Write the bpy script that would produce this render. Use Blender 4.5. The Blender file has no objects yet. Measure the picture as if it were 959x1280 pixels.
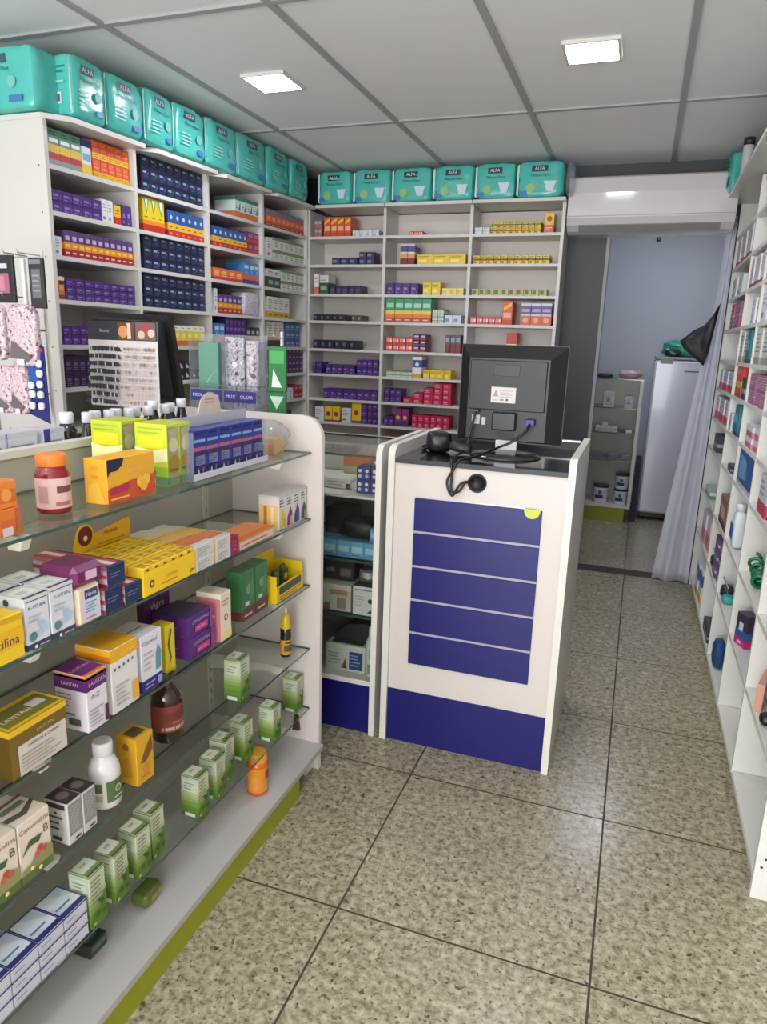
import bpy, math, random
from mathutils import Vector, Matrix, noise
random.seed(7)
PI = math.pi
scene = bpy.context.scene
COL = scene.collection

# ------------------------------------------------------------------ camera
def camera():
    f, pitch, yaw, roll, h = 884.263, 0.236266, 0.336099, 0.032569, 1.36
    cy, sy, cp, sp, cr, sr = math.cos(yaw), math.sin(yaw), math.cos(pitch), math.sin(pitch), math.cos(roll), math.sin(roll)
    fw = Vector((-sy * cp, cy * cp, -sp)); r = Vector((cy, sy, 0)); u = r.cross(fw)
    r2 = cr * r + sr * u; u2 = -sr * r + cr * u
    cd = bpy.data.cameras.new('camera'); cd.sensor_fit = 'HORIZONTAL'; cd.sensor_width = 36
    cd.lens = f / 959 * 36; cd.clip_start = 0.02; cd.clip_end = 60
    o = bpy.data.objects.new('camera', cd); COL.objects.link(o)
    m = Matrix((r2, u2, -fw)).transposed().to_4x4(); m.translation = (0, 0, h)
    o.matrix_world = m; scene.camera = o
camera()

# ------------------------------------------------------------------ world, exposure
scene.view_settings.view_transform = 'Standard'
scene.view_settings.look = 'None'
scene.view_settings.gamma = 1
scene.view_settings.use_curve_mapping = False
scene.view_settings.exposure = 0.72
W = bpy.data.worlds.new('daylight'); scene.world = W; W.use_nodes = True
W.node_tree.nodes['Background'].inputs[0].default_value = (0.86, 0.92, 1.0, 1)
W.node_tree.nodes['Background'].inputs[1].default_value = 1.0
LED_POWER = 58.0          # emission strength of the ceiling panels
DOOR_W = 120.0             # added daylight fill at the unseen shop front behind the camera (watts)

def area(name, loc, rot, sx, sy, watts, color=(1, 1, 1)):
    l = bpy.data.lights.new(name, 'AREA'); l.shape = 'RECTANGLE'; l.size = sx; l.size_y = sy; l.energy = watts; l.color = color
    o = bpy.data.objects.new(name, l); o.location = loc; o.rotation_euler = rot; COL.objects.link(o); return o
area('shopfront_daylight_fill', (-0.8, -2.55, 1.15), (math.radians(132), 0, 0), 2.9, 2.2, DOOR_W, (0.95, 0.98, 1.0))  # unseen area light for street daylight, tilted up to brighten the ceiling

# ------------------------------------------------------------------ materials
def lin(c):
    o = []
    for v in c[:3]:
        v = v / 255
        o.append(v / 12.92 if v <= 0.04045 else ((v + 0.055) / 1.055) ** 2.4)
    return (o[0], o[1], o[2], 1)
MATS = {}
def M(c, rough=0.45, metal=0.0, vary=0.0, scale=20, bump=0.0, name=None, sat=1.0, coat=0.0):
    key = (tuple(c), rough, metal, vary, scale, bump, coat)
    if key in MATS: return MATS[key]
    m = bpy.data.materials.new(name or 'paint_%d_%d_%d' % tuple(c[:3])); m.use_nodes = True
    nt = m.node_tree; b = nt.nodes['Principled BSDF']
    b.inputs['Base Color'].default_value = lin(c); b.inputs['Roughness'].default_value = rough
    b.inputs['Metallic'].default_value = metal; b.inputs['Coat Weight'].default_value = coat
    if vary or bump:
        tc = nt.nodes.new('ShaderNodeTexCoord'); n = nt.nodes.new('ShaderNodeTexNoise')
        n.inputs['Scale'].default_value = scale; n.inputs['Detail'].default_value = 4
        nt.links.new(tc.outputs['Object'], n.inputs['Vector'])
        if vary:
            mx = nt.nodes.new('ShaderNodeMix'); mx.data_type = 'RGBA'
            a = lin(c); k = 1 - vary; k2 = 1 + vary * 0.5
            mx.inputs['A'].default_value = (a[0] * k, a[1] * k, a[2] * k, 1)
            mx.inputs['B'].default_value = (min(1, a[0] * k2), min(1, a[1] * k2), min(1, a[2] * k2), 1)
            nt.links.new(n.outputs['Fac'], mx.inputs['Factor']); nt.links.new(mx.outputs['Result'], b.inputs['Base Color'])
        if bump:
            bp = nt.nodes.new('ShaderNodeBump'); bp.inputs['Strength'].default_value = bump; bp.inputs['Distance'].default_value = 0.01
            nt.links.new(n.outputs['Fac'], bp.inputs['Height']); nt.links.new(bp.outputs['Normal'], b.inputs['Normal'])
    MATS[key] = m; return m
def clear(name, tint, refl=0.12, rough=0.03, haze=0.0, hazecol=(230, 235, 235)):
    if name in MATS: return MATS[name]
    m = bpy.data.materials.new(name); m.use_nodes = True; nt = m.node_tree; nt.nodes.clear()
    out = nt.nodes.new('ShaderNodeOutputMaterial'); t = nt.nodes.new('ShaderNodeBsdfTransparent'); g = nt.nodes.new('ShaderNodeBsdfGlossy')
    t.inputs[0].default_value = lin(tint); g.inputs['Roughness'].default_value = rough
    lw = nt.nodes.new('ShaderNodeLayerWeight'); lw.inputs[0].default_value = 0.5
    pw = nt.nodes.new('ShaderNodeMath'); pw.operation = 'POWER'; nt.links.new(lw.outputs['Facing'], pw.inputs[0]); pw.inputs[1].default_value = 4.0
    fr = nt.nodes.new('ShaderNodeMath'); fr.operation = 'MULTIPLY_ADD'; nt.links.new(pw.outputs[0], fr.inputs[0]); fr.inputs[1].default_value = 0.5; fr.inputs[2].default_value = 0.03
    mx = nt.nodes.new('ShaderNodeMixShader'); nt.links.new(fr.outputs[0], mx.inputs[0]); nt.links.new(t.outputs[0], mx.inputs[1]); nt.links.new(g.outputs[0], mx.inputs[2])
    last = mx
    if haze:
        d = nt.nodes.new('ShaderNodeBsdfDiffuse'); d.inputs[0].default_value = lin(hazecol)
        tr = nt.nodes.new('ShaderNodeBsdfTranslucent'); tr.inputs[0].default_value = lin(hazecol)
        m0 = nt.nodes.new('ShaderNodeMixShader'); m0.inputs[0].default_value = 0.5
        nt.links.new(d.outputs[0], m0.inputs[1]); nt.links.new(tr.outputs[0], m0.inputs[2])
        m2 = nt.nodes.new('ShaderNodeMixShader'); m2.inputs[0].default_value = haze
        nt.links.new(mx.outputs[0], m2.inputs[1]); nt.links.new(m0.outputs[0], m2.inputs[2]); last = m2
    nt.links.new(last.outputs[0], out.inputs[0]); MATS[name] = m; return m
def emit(name, c, s):
    m = bpy.data.materials.new(name); m.use_nodes = True; b = m.node_tree.nodes['Principled BSDF']
    b.inputs['Base Color'].default_value = (0.8, 0.8, 0.8, 1); b.inputs['Emission Color'].default_value = lin(c); b.inputs['Emission Strength'].default_value = s
    return m

def floor_material():
    m = bpy.data.materials.new('granite_look_tile'); m.use_nodes = True; nt = m.node_tree; N = nt.nodes; L = nt.links; b = N['Principled BSDF']
    geo = N.new('ShaderNodeNewGeometry')
    def noi(scale, detail=5, rough=0.6):
        n = N.new('ShaderNodeTexNoise'); n.inputs['Scale'].default_value = scale; n.inputs['Detail'].default_value = detail; n.inputs['Roughness'].default_value = rough
        L.new(geo.outputs['Position'], n.inputs['Vector']); return n.outputs['Fac']
    def ramp(src, pts):
        r = N.new('ShaderNodeValToRGB'); e = r.color_ramp.elements
        e[0].position, e[0].color = pts[0][0], lin(pts[0][1]); e[1].position, e[1].color = pts[-1][0], lin(pts[-1][1])
        for p, c in pts[1:-1]:
            k = e.new(p); k.color = lin(c)
        L.new(src, r.inputs[0]); return r.outputs[0]
    def mix(f, a, c):
        mx = N.new('ShaderNodeMix'); mx.data_type = 'RGBA'; L.new(f, mx.inputs['Factor']); L.new(a, mx.inputs['A']); L.new(c, mx.inputs['B']); return mx.outputs['Result']
    def math_(op, a, v=None, w=None):
        k = N.new('ShaderNodeMath'); k.operation = op
        if hasattr(a, 'links'): L.new(a, k.inputs[0])
        else: k.inputs[0].default_value = a
        if v is not None:
            if hasattr(v, 'links'): L.new(v, k.inputs[1])
            else: k.inputs[1].default_value = v
        return k.outputs[0]
    base = ramp(noi(48, 6, 0.7), [(0.34, FL[0]), (0.44, FL[1]), (0.54, FL[2]), (0.66, FL[3])])
    sp = ramp(noi(85, 3, 0.5), [(0.58, (0, 0, 0)), (0.66, (255, 255, 255))])
    dark = ramp(noi(120, 2), [(0.3, FL[4]), (0.7, FL[5])])
    c = mix(sp, base, dark)
    sp2 = ramp(noi(46, 2, 0.5), [(0.66, (0, 0, 0)), (0.71, (255, 255, 255))])
    brown = ramp(noi(150, 2), [(0.3, (70, 50, 34)), (0.7, (110, 88, 62))])
    c = mix(sp2, c, brown)
    sx = N.new('ShaderNodeSeparateXYZ'); L.new(geo.outputs['Position'], sx.inputs[0])
    def line(o, off):
        a = math_('ADD', o, off); q = math_('DIVIDE', a, 0.6); fr = math_('FRACT', q); s = math_('SUBTRACT', fr, 0.5); ab = math_('ABSOLUTE', s); return math_('GREATER_THAN', ab, 0.4955)
    g = math_('MAXIMUM', line(sx.outputs['X'], 6.0 - 0.040), line(sx.outputs['Y'], 6.0 - 1.357))
    gc = N.new('ShaderNodeRGB'); gc.outputs[0].default_value = lin((66, 58, 44))
    c = mix(g, c, gc.outputs[0])
    L.new(c, b.inputs['Base Color'])
    r = math_('MULTIPLY', noi(14), 0.25); r = math_('ADD', r, 0.12); r2 = math_('MULTIPLY', g, 0.5); r = math_('ADD', r, r2); L.new(r, b.inputs['Roughness'])
    bp = N.new('ShaderNodeBump'); bp.inputs['Strength'].default_value = 0.4; bp.inputs['Distance'].default_value = 0.002; bp.invert = True
    L.new(g, bp.inputs['Height']); L.new(bp.outputs['Normal'], b.inputs['Normal'])
    return m
FL = [(114, 103, 82), (146, 136, 112), (172, 163, 138), (192, 184, 160), (86, 70, 52), (124, 108, 86)]

WHITE = M((213, 208, 202), 0.35, vary=0.03, scale=6, name='white_melamine')
WARM = M((214, 204, 196), 0.4, vary=0.03, scale=6, name='warm_white_melamine')
CREAM = M((224, 219, 208), 0.3, name='cream_edge')
GREYP = M((176, 171, 158), 0.4, vary=0.04, scale=5, name='grey_beige_panel')
BLUE = M((19, 18, 100), 0.35, vary=0.05, scale=8, name='royal_blue_laminate')
OLIVE = M((150, 156, 26), 0.4, vary=0.05, scale=8, name='lime_green_laminate')
BLACK = M((22, 22, 24), 0.35, name='black_plastic')
CHAR = M((52, 52, 56), 0.45, name='charcoal_plastic')
DARKG = M((60, 60, 64), 0.5, vary=0.05, scale=4, name='dark_grey_paint')
STEEL = M((190, 190, 192), 0.3, metal=0.9, name='brushed_steel')
ALU = M((196, 196, 200), 0.35, metal=0.4, name='aluminium')
GLASS = clear('shelf_glass', (245, 247, 244), rough=0.02)
GEDGE = M((62, 84, 76), 0.15, name='glass_edge', coat=0.5)
PLASTIC = clear('clear_plastic', (236, 240, 242), rough=0.12, haze=0.16, hazecol=(240, 240, 245))

# ------------------------------------------------------------------ mesh builder
TXT = {}
def text2d(s):
    if s in TXT: return TXT[s]
    cu = bpy.data.curves.new('lettering', 'FONT'); cu.body = s; cu.resolution_u = 2
    ob = bpy.data.objects.new('lettering', cu); me = ob.to_mesh()
    vs = [(v.co.x, v.co.y) for v in me.vertices]; fs = [tuple(p.vertices) for p in me.polygons]
    ob.to_mesh_clear(); bpy.data.objects.remove(ob); bpy.data.curves.remove(cu)
    if vs:
        x0 = min(v[0] for v in vs); x1 = max(v[0] for v in vs); y0 = min(v[1] for v in vs); y1 = max(v[1] for v in vs)
        H = max(1e-6, y1 - y0); vs = [((x - (x0 + x1) / 2) / H, (y - (y0 + y1) / 2) / H) for x, y in vs]; asp = (x1 - x0) / H
    else: asp = 1
    TXT[s] = (vs, fs, asp); return TXT[s]

class MB:
    def __init__(s): s.v = []; s.f = []; s.m = []; s.mats = []; s.sm = []
    def mi(s, m):
        if m not in s.mats: s.mats.append(m)
        return s.mats.index(m)
    def add(s, vs, fs, m, smooth=False):
        o = len(s.v); s.v += [tuple(v) for v in vs]; k = s.mi(m)
        for f in fs: s.f.append(tuple(i + o for i in f)); s.m.append(k); s.sm.append(smooth)
        return s
    def hexa(s, p, m, side=None):     # p: 8 corners, bottom 4 ccw then top 4
        F = [(3, 2, 1, 0), (4, 5, 6, 7), (0, 1, 5, 4), (1, 2, 6, 5), (2, 3, 7, 6), (3, 0, 4, 7)]
        if side is None: return s.add(p, F, m)
        s.add(p, F[:2], m); return s.add(p, F[2:], side)
    def box(s, x0, y0, z0, x1, y1, z1, m, side=None):
        return s.hexa([(x0, y0, z0), (x1, y0, z0), (x1, y1, z0), (x0, y1, z0), (x0, y0, z1), (x1, y0, z1), (x1, y1, z1), (x0, y1, z1)], m, side)
    def bbox(s, x0, y0, z0, x1, y1, z1, m, b=0.003):   # box with chamfered edges
        pts = []; X = (x0, x1); Y = (y0, y1); Z = (z0, z1); sg = (1, -1)
        b = min(b, (x1 - x0) / 2.2, (y1 - y0) / 2.2, (z1 - z0) / 2.2)
        idx = {}
        for i in (0, 1):
            for j in (0, 1):
                for k in (0, 1):
                    for a in range(3):
                        p = [X[i] + sg[i] * (b if a != 0 else 0), Y[j] + sg[j] * (b if a != 1 else 0), Z[k] + sg[k] * (b if a != 2 else 0)]
                        idx[(i, j, k, a)] = len(pts); pts.append(p)
        F = []
        def q(l, n):
            a, b_, c = (Vector(pts[l[0]]), Vector(pts[l[1]]), Vector(pts[l[2]]))
            if (b_ - a).cross(c - b_).dot(n) < 0: l = l[::-1]
            F.append(tuple(l))
        for i in (0, 1):
            q([idx[(i, 0, 0, 0)], idx[(i, 1, 0, 0)], idx[(i, 1, 1, 0)], idx[(i, 0, 1, 0)]], Vector((-sg[i], 0, 0)))
            q([idx[(0, i, 0, 1)], idx[(1, i, 0, 1)], idx[(1, i, 1, 1)], idx[(0, i, 1, 1)]], Vector((0, -sg[i], 0)))
            q([idx[(0, 0, i, 2)], idx[(1, 0, i, 2)], idx[(1, 1, i, 2)], idx[(0, 1, i, 2)]], Vector((0, 0, -sg[i])))
            for j in (0, 1):
                q([idx[(i, j, 0, 0)], idx[(i, j, 1, 0)], idx[(i, j, 1, 1)], idx[(i, j, 0, 1)]], Vector((-sg[i], -sg[j], 0)))
                q([idx[(i, 0, j, 0)], idx[(i, 1, j, 0)], idx[(i, 1, j, 2)], idx[(i, 0, j, 2)]], Vector((-sg[i], 0, -sg[j])))
                q([idx[(0, i, j, 1)], idx[(1, i, j, 1)], idx[(1, i, j, 2)], idx[(0, i, j, 2)]], Vector((0, -sg[i], -sg[j])))
                for k in (0, 1):
                    q([idx[(i, j, k, 0)], idx[(i, j, k, 1)], idx[(i, j, k, 2)]], Vector((-sg[i], -sg[j], -sg[k])))
        return s.add(pts, F, m)
    def prism(s, poly, axis, a, b, m, side=None):     # extrude a 2D polygon along an axis
        def P(u, v, t): return {'x': (t, u, v), 'y': (u, t, v), 'z': (u, v, t)}[axis]
        n = len(poly); vs = [P(u, v, a) for u, v in poly] + [P(u, v, b) for u, v in poly]
        caps = [tuple(range(n))[::-1], tuple(range(n, 2 * n))]; sides = [(i, (i + 1) % n, n + (i + 1) % n, n + i) for i in range(n)]
        s.add(vs, caps, m); return s.add(vs, sides, side or m)
    def lathe(s, prof, m, n=20, c=(0, 0, 0), z=None, smooth=True):   # prof: (r, z[, material])
        vs = []; 
        for p in prof:
            for i in range(n):
                a = 2 * PI * i / n; vs.append((c[0] + p[0] * math.cos(a), c[1] + p[0] * math.sin(a), c[2] + p[1]))
        o = len(s.v); s.v += vs
        for j in range(len(prof) - 1):
            mm = prof[j][2] if len(prof[j]) > 2 else m
            k = s.mi(mm)
            for i in range(n):
                s.f.append((o + j * n + i, o + j * n + (i + 1) % n, o + (j + 1) * n + (i + 1) % n, o + (j + 1) * n + i)); s.m.append(k); s.sm.append(smooth)
        k = s.mi(prof[-1][2] if len(prof[-1]) > 2 else m)
        s.f.append(tuple(o + (len(prof) - 1) * n + i for i in range(n))); s.m.append(k); s.sm.append(False)
        s.f.append(tuple(o + i for i in range(n))[::-1]); s.m.append(s.mi(prof[0][2] if len(prof[0]) > 2 else m)); s.sm.append(False)
        return s
    def tube(s, pts, r, m, n=8):
        P = [Vector(p) for p in pts]; o = len(s.v); k = s.mi(m); up = Vector((0, 0, 1)); prev = None
        for i, p in enumerate(P):
            d = (P[min(i + 1, len(P) - 1)] - P[max(i - 1, 0)]).normalized()
            if prev is None:
                a = d.cross(up); a = a if a.length > 0.01 else d.cross(Vector((1, 0, 0)))
            else: a = prev - d * prev.dot(d)
            a.normalize(); prev = a; b = d.cross(a)
            for j in range(n):
                t = 2 * PI * j / n; q = p + r * (math.cos(t) * a + math.sin(t) * b); s.v.append(tuple(q))
        for i in range(len(P) - 1):
            for j in range(n):
                s.f.append((o + i * n + j, o + i * n + (j + 1) % n, o + (i + 1) * n + (j + 1) % n, o + (i + 1) * n + j)); s.m.append(k); s.sm.append(True)
        s.f.append(tuple(o + j for j in range(n))[::-1]); s.f.append(tuple(o + (len(P) - 1) * n + j for j in range(n))); s.m += [k, k]; s.sm += [False, False]
        return s
    def grid(s, fn, nu, nv, m, smooth=True):
        vs = [fn(i / nu, j / nv) for j in range(nv + 1) for i in range(nu + 1)]
        fs = [(j * (nu + 1) + i, j * (nu + 1) + i + 1, (j + 1) * (nu + 1) + i + 1, (j + 1) * (nu + 1) + i) for j in range(nv) for i in range(nu)]
        return s.add(vs, fs, m, smooth)
    def soft(s, w, d, h, m, e=7, n=8, wr=0.0, seed=0, c=(0, 0, 0)):    # pillowy box, centred in x,y, standing on z=0
        hw, hd, hh = w / 2, d / 2, h / 2
        for ax in range(3):
            for sg in (-1, 1):
                vs = []
                for j in range(n + 1):
                    for i in range(n + 1):
                        a = -1 + 2 * i / n; b = -1 + 2 * j / n
                        a = math.copysign(abs(a) ** 0.75, a); b = math.copysign(abs(b) ** 0.75, b)
                        p = [0, 0, 0]; p[ax] = sg; p[(ax + 1) % 3] = a; p[(ax + 2) % 3] = b
                        l = sum(abs(x) ** e for x in p) ** (1 / e); p = Vector(p) / l
                        k = 1
                        if wr: k = 1 + wr * noise.noise(Vector((p.x * 3 + seed, p.y * 3, p.z * 3))) + wr * 0.5 * noise.noise(Vector((p.x * 9 + seed, p.y * 9, p.z * 9)))
                        vs.append((c[0] + p.x * hw * k, c[1] + p.y * hd * k, c[2] + hh + p.z * hh * (1 + (k - 1) * 0.5)))
                fs = [(j * (n + 1) + i, j * (n + 1) + i + 1, (j + 1) * (n + 1) + i + 1, (j + 1) * (n + 1) + i) for j in range(n) for i in range(n)]
                if sg < 0: fs = [f[::-1] for f in fs]
                s.add(vs, fs, m, True)
        return s
    def decals(s, O, U, V, N, w, h, D, off=0.0004):     # flat printed marks on a face of size w x h
        O = Vector(O); U = Vector(U); V = Vector(V); N = Vector(N)
        for k, d in enumerate(D):
            e = off * (1 + 0.6 * k)
            P = lambda a, b: O + U * a + V * b + N * e
            if d[0] == 'r':
                _, u0, v0, u1, v1, c = d; s.add([P(u0 * w, v0 * h), P(u1 * w, v0 * h), P(u1 * w, v1 * h), P(u0 * w, v1 * h)], [(0, 1, 2, 3)], ink(c))
            elif d[0] == 'p':
                _, pts, c = d; s.add([P(a * w, b * h) for a, b in pts], [tuple(range(len(pts)))], ink(c))
            elif d[0] == 'c':
                _, u, v, r, c = d; n = 18; s.add([P(u * w + r * math.cos(2 * PI * i / n), v * h + r * math.sin(2 * PI * i / n)) for i in range(n)], [tuple(range(n))], ink(c))
            elif d[0] == 'l':
                _, u0, v0, u1, v1, n, c = d; rr = random.Random(n * 31 + int(u0 * 100))
                for i in range(n):
                    vv = v1 - (i + 0.5) * (v1 - v0) / n; t = (v1 - v0) / n * 0.36 * h; e1 = u1 - (u1 - u0) * rr.random() * 0.35
                    s.add([P(u0 * w, vv * h - t / 2), P(e1 * w, vv * h - t / 2), P(e1 * w, vv * h + t / 2), P(u0 * w, vv * h + t / 2)], [(0, 1, 2, 3)], ink(c))
            elif d[0] == 't':
                _, txt, u, v, hf, c = d[:6]; rot = d[6] if len(d) > 6 else 0
                vs, fs, asp = text2d(txt); H = hf * h
                if rot: 
                    mx = 0.92 * h / asp if asp else H; H = min(H, mx)
                    s.add([P(u * w - y * H, v * h + x * H) for x, y in vs], fs, ink(c))
                else:
                    H = min(H, 0.92 * w / asp if asp else H); s.add([P(u * w + x * H, v * h + y * H) for x, y in vs], fs, ink(c))
    def mesh(s, name):
        me = bpy.data.meshes.new(name); me.from_pydata(s.v, [], s.f)
        for m in s.mats: me.materials.append(m)
        me.polygons.foreach_set('material_index', s.m); me.polygons.foreach_set('use_smooth', s.sm); me.update(); return me
    def obj(s, name, parent=None, loc=(0, 0, 0), rz=0, label=None, **kw):
        return put(s.mesh(name), name, parent, loc, rz, label, **kw)
def ink(c):
    if isinstance(c, bpy.types.Material): return c
    g = sum(c) / 3      # printing inks are a little duller than pure colours
    return M(tuple(int(round(v * .9 + g * .1)) for v in c), 0.45)
def put(me, name, parent=None, loc=(0, 0, 0), rz=0, label=None, cat=None, group=None, kind=None, rot=None):
    o = bpy.data.objects.new(name, me); COL.objects.link(o); o.location = loc
    o.rotation_euler = rot if rot else (0, 0, rz)
    if parent: o.parent = parent
    return tag(o, label, cat, group, kind)
def tag(o, label=None, cat=None, group=None, kind=None):
    if label: o['label'] = label
    if cat: o['category'] = cat
    if group: o['group'] = group
    if kind: o['kind'] = kind
    return o
def thing(name, label, cat, loc=(0, 0, 0), rz=0, group=None):
    return put(None, name, None, loc, rz, label, cat, group)
def struct(mb, name): return mb.obj(name, kind='structure')
ORD = ['first', 'second', 'third', 'fourth', 'fifth', 'sixth', 'seventh', 'eighth', 'ninth', 'tenth', 'eleventh', 'twelfth']

def patterned(name, cols, scale):
    m = bpy.data.materials.new(name); m.use_nodes = True; nt = m.node_tree; b = nt.nodes['Principled BSDF']; b.inputs['Roughness'].default_value = .3
    tc = nt.nodes.new('ShaderNodeTexCoord'); n = nt.nodes.new('ShaderNodeTexNoise'); n.inputs['Scale'].default_value = scale; n.inputs['Detail'].default_value = 3
    nt.links.new(tc.outputs['Object'], n.inputs['Vector']); r = nt.nodes.new('ShaderNodeValToRGB'); e = r.color_ramp.elements
    k = len(cols); e[0].position = .34; e[0].color = lin(cols[0]); e[1].position = .68; e[1].color = lin(cols[-1])
    for i in range(1, k - 1): q = e.new(.34 + .34 * i / (k - 1)); q.color = lin(cols[i])
    nt.links.new(n.outputs['Fac'], r.inputs[0]); nt.links.new(r.outputs[0], b.inputs['Base Color'])
    bp = nt.nodes.new('ShaderNodeBump'); bp.inputs['Strength'].default_value = .5; bp.inputs['Distance'].default_value = .01; nt.links.new(n.outputs['Fac'], bp.inputs['Height']); nt.links.new(bp.outputs['Normal'], b.inputs['Normal'])
    return m

LEFT_ROWS = [
 (0, 0, 2.172, 2.334, 0.124, 3, 1, 'grp', 'green, yellow and red medicine box'),
 (0, 0, 2.336, 2.387, 0.126, 1, 1, 'bwy', 'blue and white medicine box'),
 (0, 0, 2.394, 2.603, 0.134, 5, 2, 'ory', 'orange medicine box with yellow base'),
 (0, 1, 2.17, 2.427, 0.077, 5, 2, 'pur', 'purple medicine box'),
 (0, 1, 2.43, 2.494, 0.086, 2, 1, 'wht', 'plain white medicine box'),
 (0, 1, 2.502, 2.54, 0.075, 1, 1, 'yr', 'yellow and red medicine box'),
 (0, 1, 2.545, 2.603, 0.082, 2, 1, 'pur', 'dark purple medicine box'),
 (0, 2, 2.167, 2.206, 0.068, 1, 1, 'wht', 'greyish white medicine box'),
 (0, 2, 2.217, 2.603, 0.095, 11, 1, 'poy', 'purple, orange and red medicine box'),
 (0, 3, 2.172, 2.204, 0.083, 1, 1, 'orw', 'orange medicine box with white lid'),
 (0, 3, 2.209, 2.603, 0.079, 8, 3, 'pur', 'violet medicine box'),
 (0, 4, 2.178, 2.356, 0.073, 4, 2, 'pur', 'purple medicine carton'),
 (0, 5, 2.179, 2.327, 0.118, 4, 2, 'dkp', 'dark plum medicine box'),
 (1, 0, 2.679, 3.133, 0.145, 8, 3, 'nav', 'navy blue medicine box'),
 (1, 1, 2.679, 2.827, 0.138, 3, 1, 'yel', 'yellow medicine box with red base'),
 (1, 1, 2.852, 3.133, 0.113, 6, 1, 'byr', 'blue, yellow and red medicine box'),
 (1, 2, 2.672, 3.133, 0.145, 8, 3, 'nav', 'navy medicine box'),
 (1, 3, 2.666, 3.133, 0.142, 8, 3, 'nav', 'midnight blue medicine box'),
 (1, 4, 2.815, 3.117, 0.094, 6, 1, 'ywo', 'yellow and white medicine box'),
 (1, 5, 2.89, 2.986, 0.087, 2, 2, 'bkw', 'black and white medicine box'),
 (1, 5, 2.998, 3.079, 0.046, 2, 1, 'bkw', 'small black and white box'),
 (2, 0, 3.423, 3.663, 0.104, 4, 1, 'gwo', 'green, white and orange medicine box'),
 (2, 1, 3.209, 3.54, 0.096, 7, 1, 'byr', 'blue, yellow and red medicine box'),
 (2, 1, 3.548, 3.668, 0.111, 2, 2, 'rpu', 'red and purple medicine box'),
 (2, 2, 3.208, 3.493, 0.058, 4, 1, 'ors', 'orange medicine box'),
 (2, 2, 3.502, 3.668, 0.114, 3, 1, 'blo', 'sky blue medicine box with orange base'),
 (2, 3, 3.211, 3.24, 0.121, 1, 1, 'wht', 'thin white medicine box'),
 (2, 3, 3.246, 3.472, 0.095, 5, 1, 'poy', 'purple, orange and red medicine box'),
 (2, 4, 3.204, 3.301, 0.115, 2, 1, 'blo', 'blue medicine box with orange base'),
 (2, 4, 3.31, 3.511, 0.145, 5, 4, 'pur', 'deep violet medicine box'),
 (2, 4, 3.518, 3.668, 0.105, 3, 1, 'bko', 'black and orange medicine box'),
 (3, 0, 3.751, 4.228, 0.094, 8, 1, 'ogr', 'orange and grey medicine box'),
 (3, 1, 3.758, 3.824, 0.11, 1, 1, 'wht', 'pale green medicine box'),
 (3, 1, 3.843, 4.228, 0.118, 6, 1, 'gws', 'white medicine box with olive bands'),
 (3, 2, 3.765, 3.92, 0.103, 2, 1, 'grd', 'dark green and white medicine box'),
 (3, 2, 3.94, 4.228, 0.113, 5, 1, 'gws', 'white medicine box with green bands'),
 (3, 3, 3.763, 4.033, 0.118, 4, 1, 'wyl', 'white and yellow medicine box'),
 (3, 4, 3.761, 3.959, 0.145, 3, 1, 'wpl', 'white and plum medicine box'),
 (3, 4, 3.98, 4.176, 0.145, 3, 3, 'bls', 'blue medicine box'),
 (3, 5, 3.969, 4.228, 0.145, 5, 4, 'prb', 'plum and blue medicine box'),
 (3, 6, 3.969, 4.088, 0.069, 2, 1, 'wht', 'small white medicine box'),
 (3, 6, 4.1, 4.228, 0.081, 2, 2, 'red', 'dark red medicine box'),
]
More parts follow.
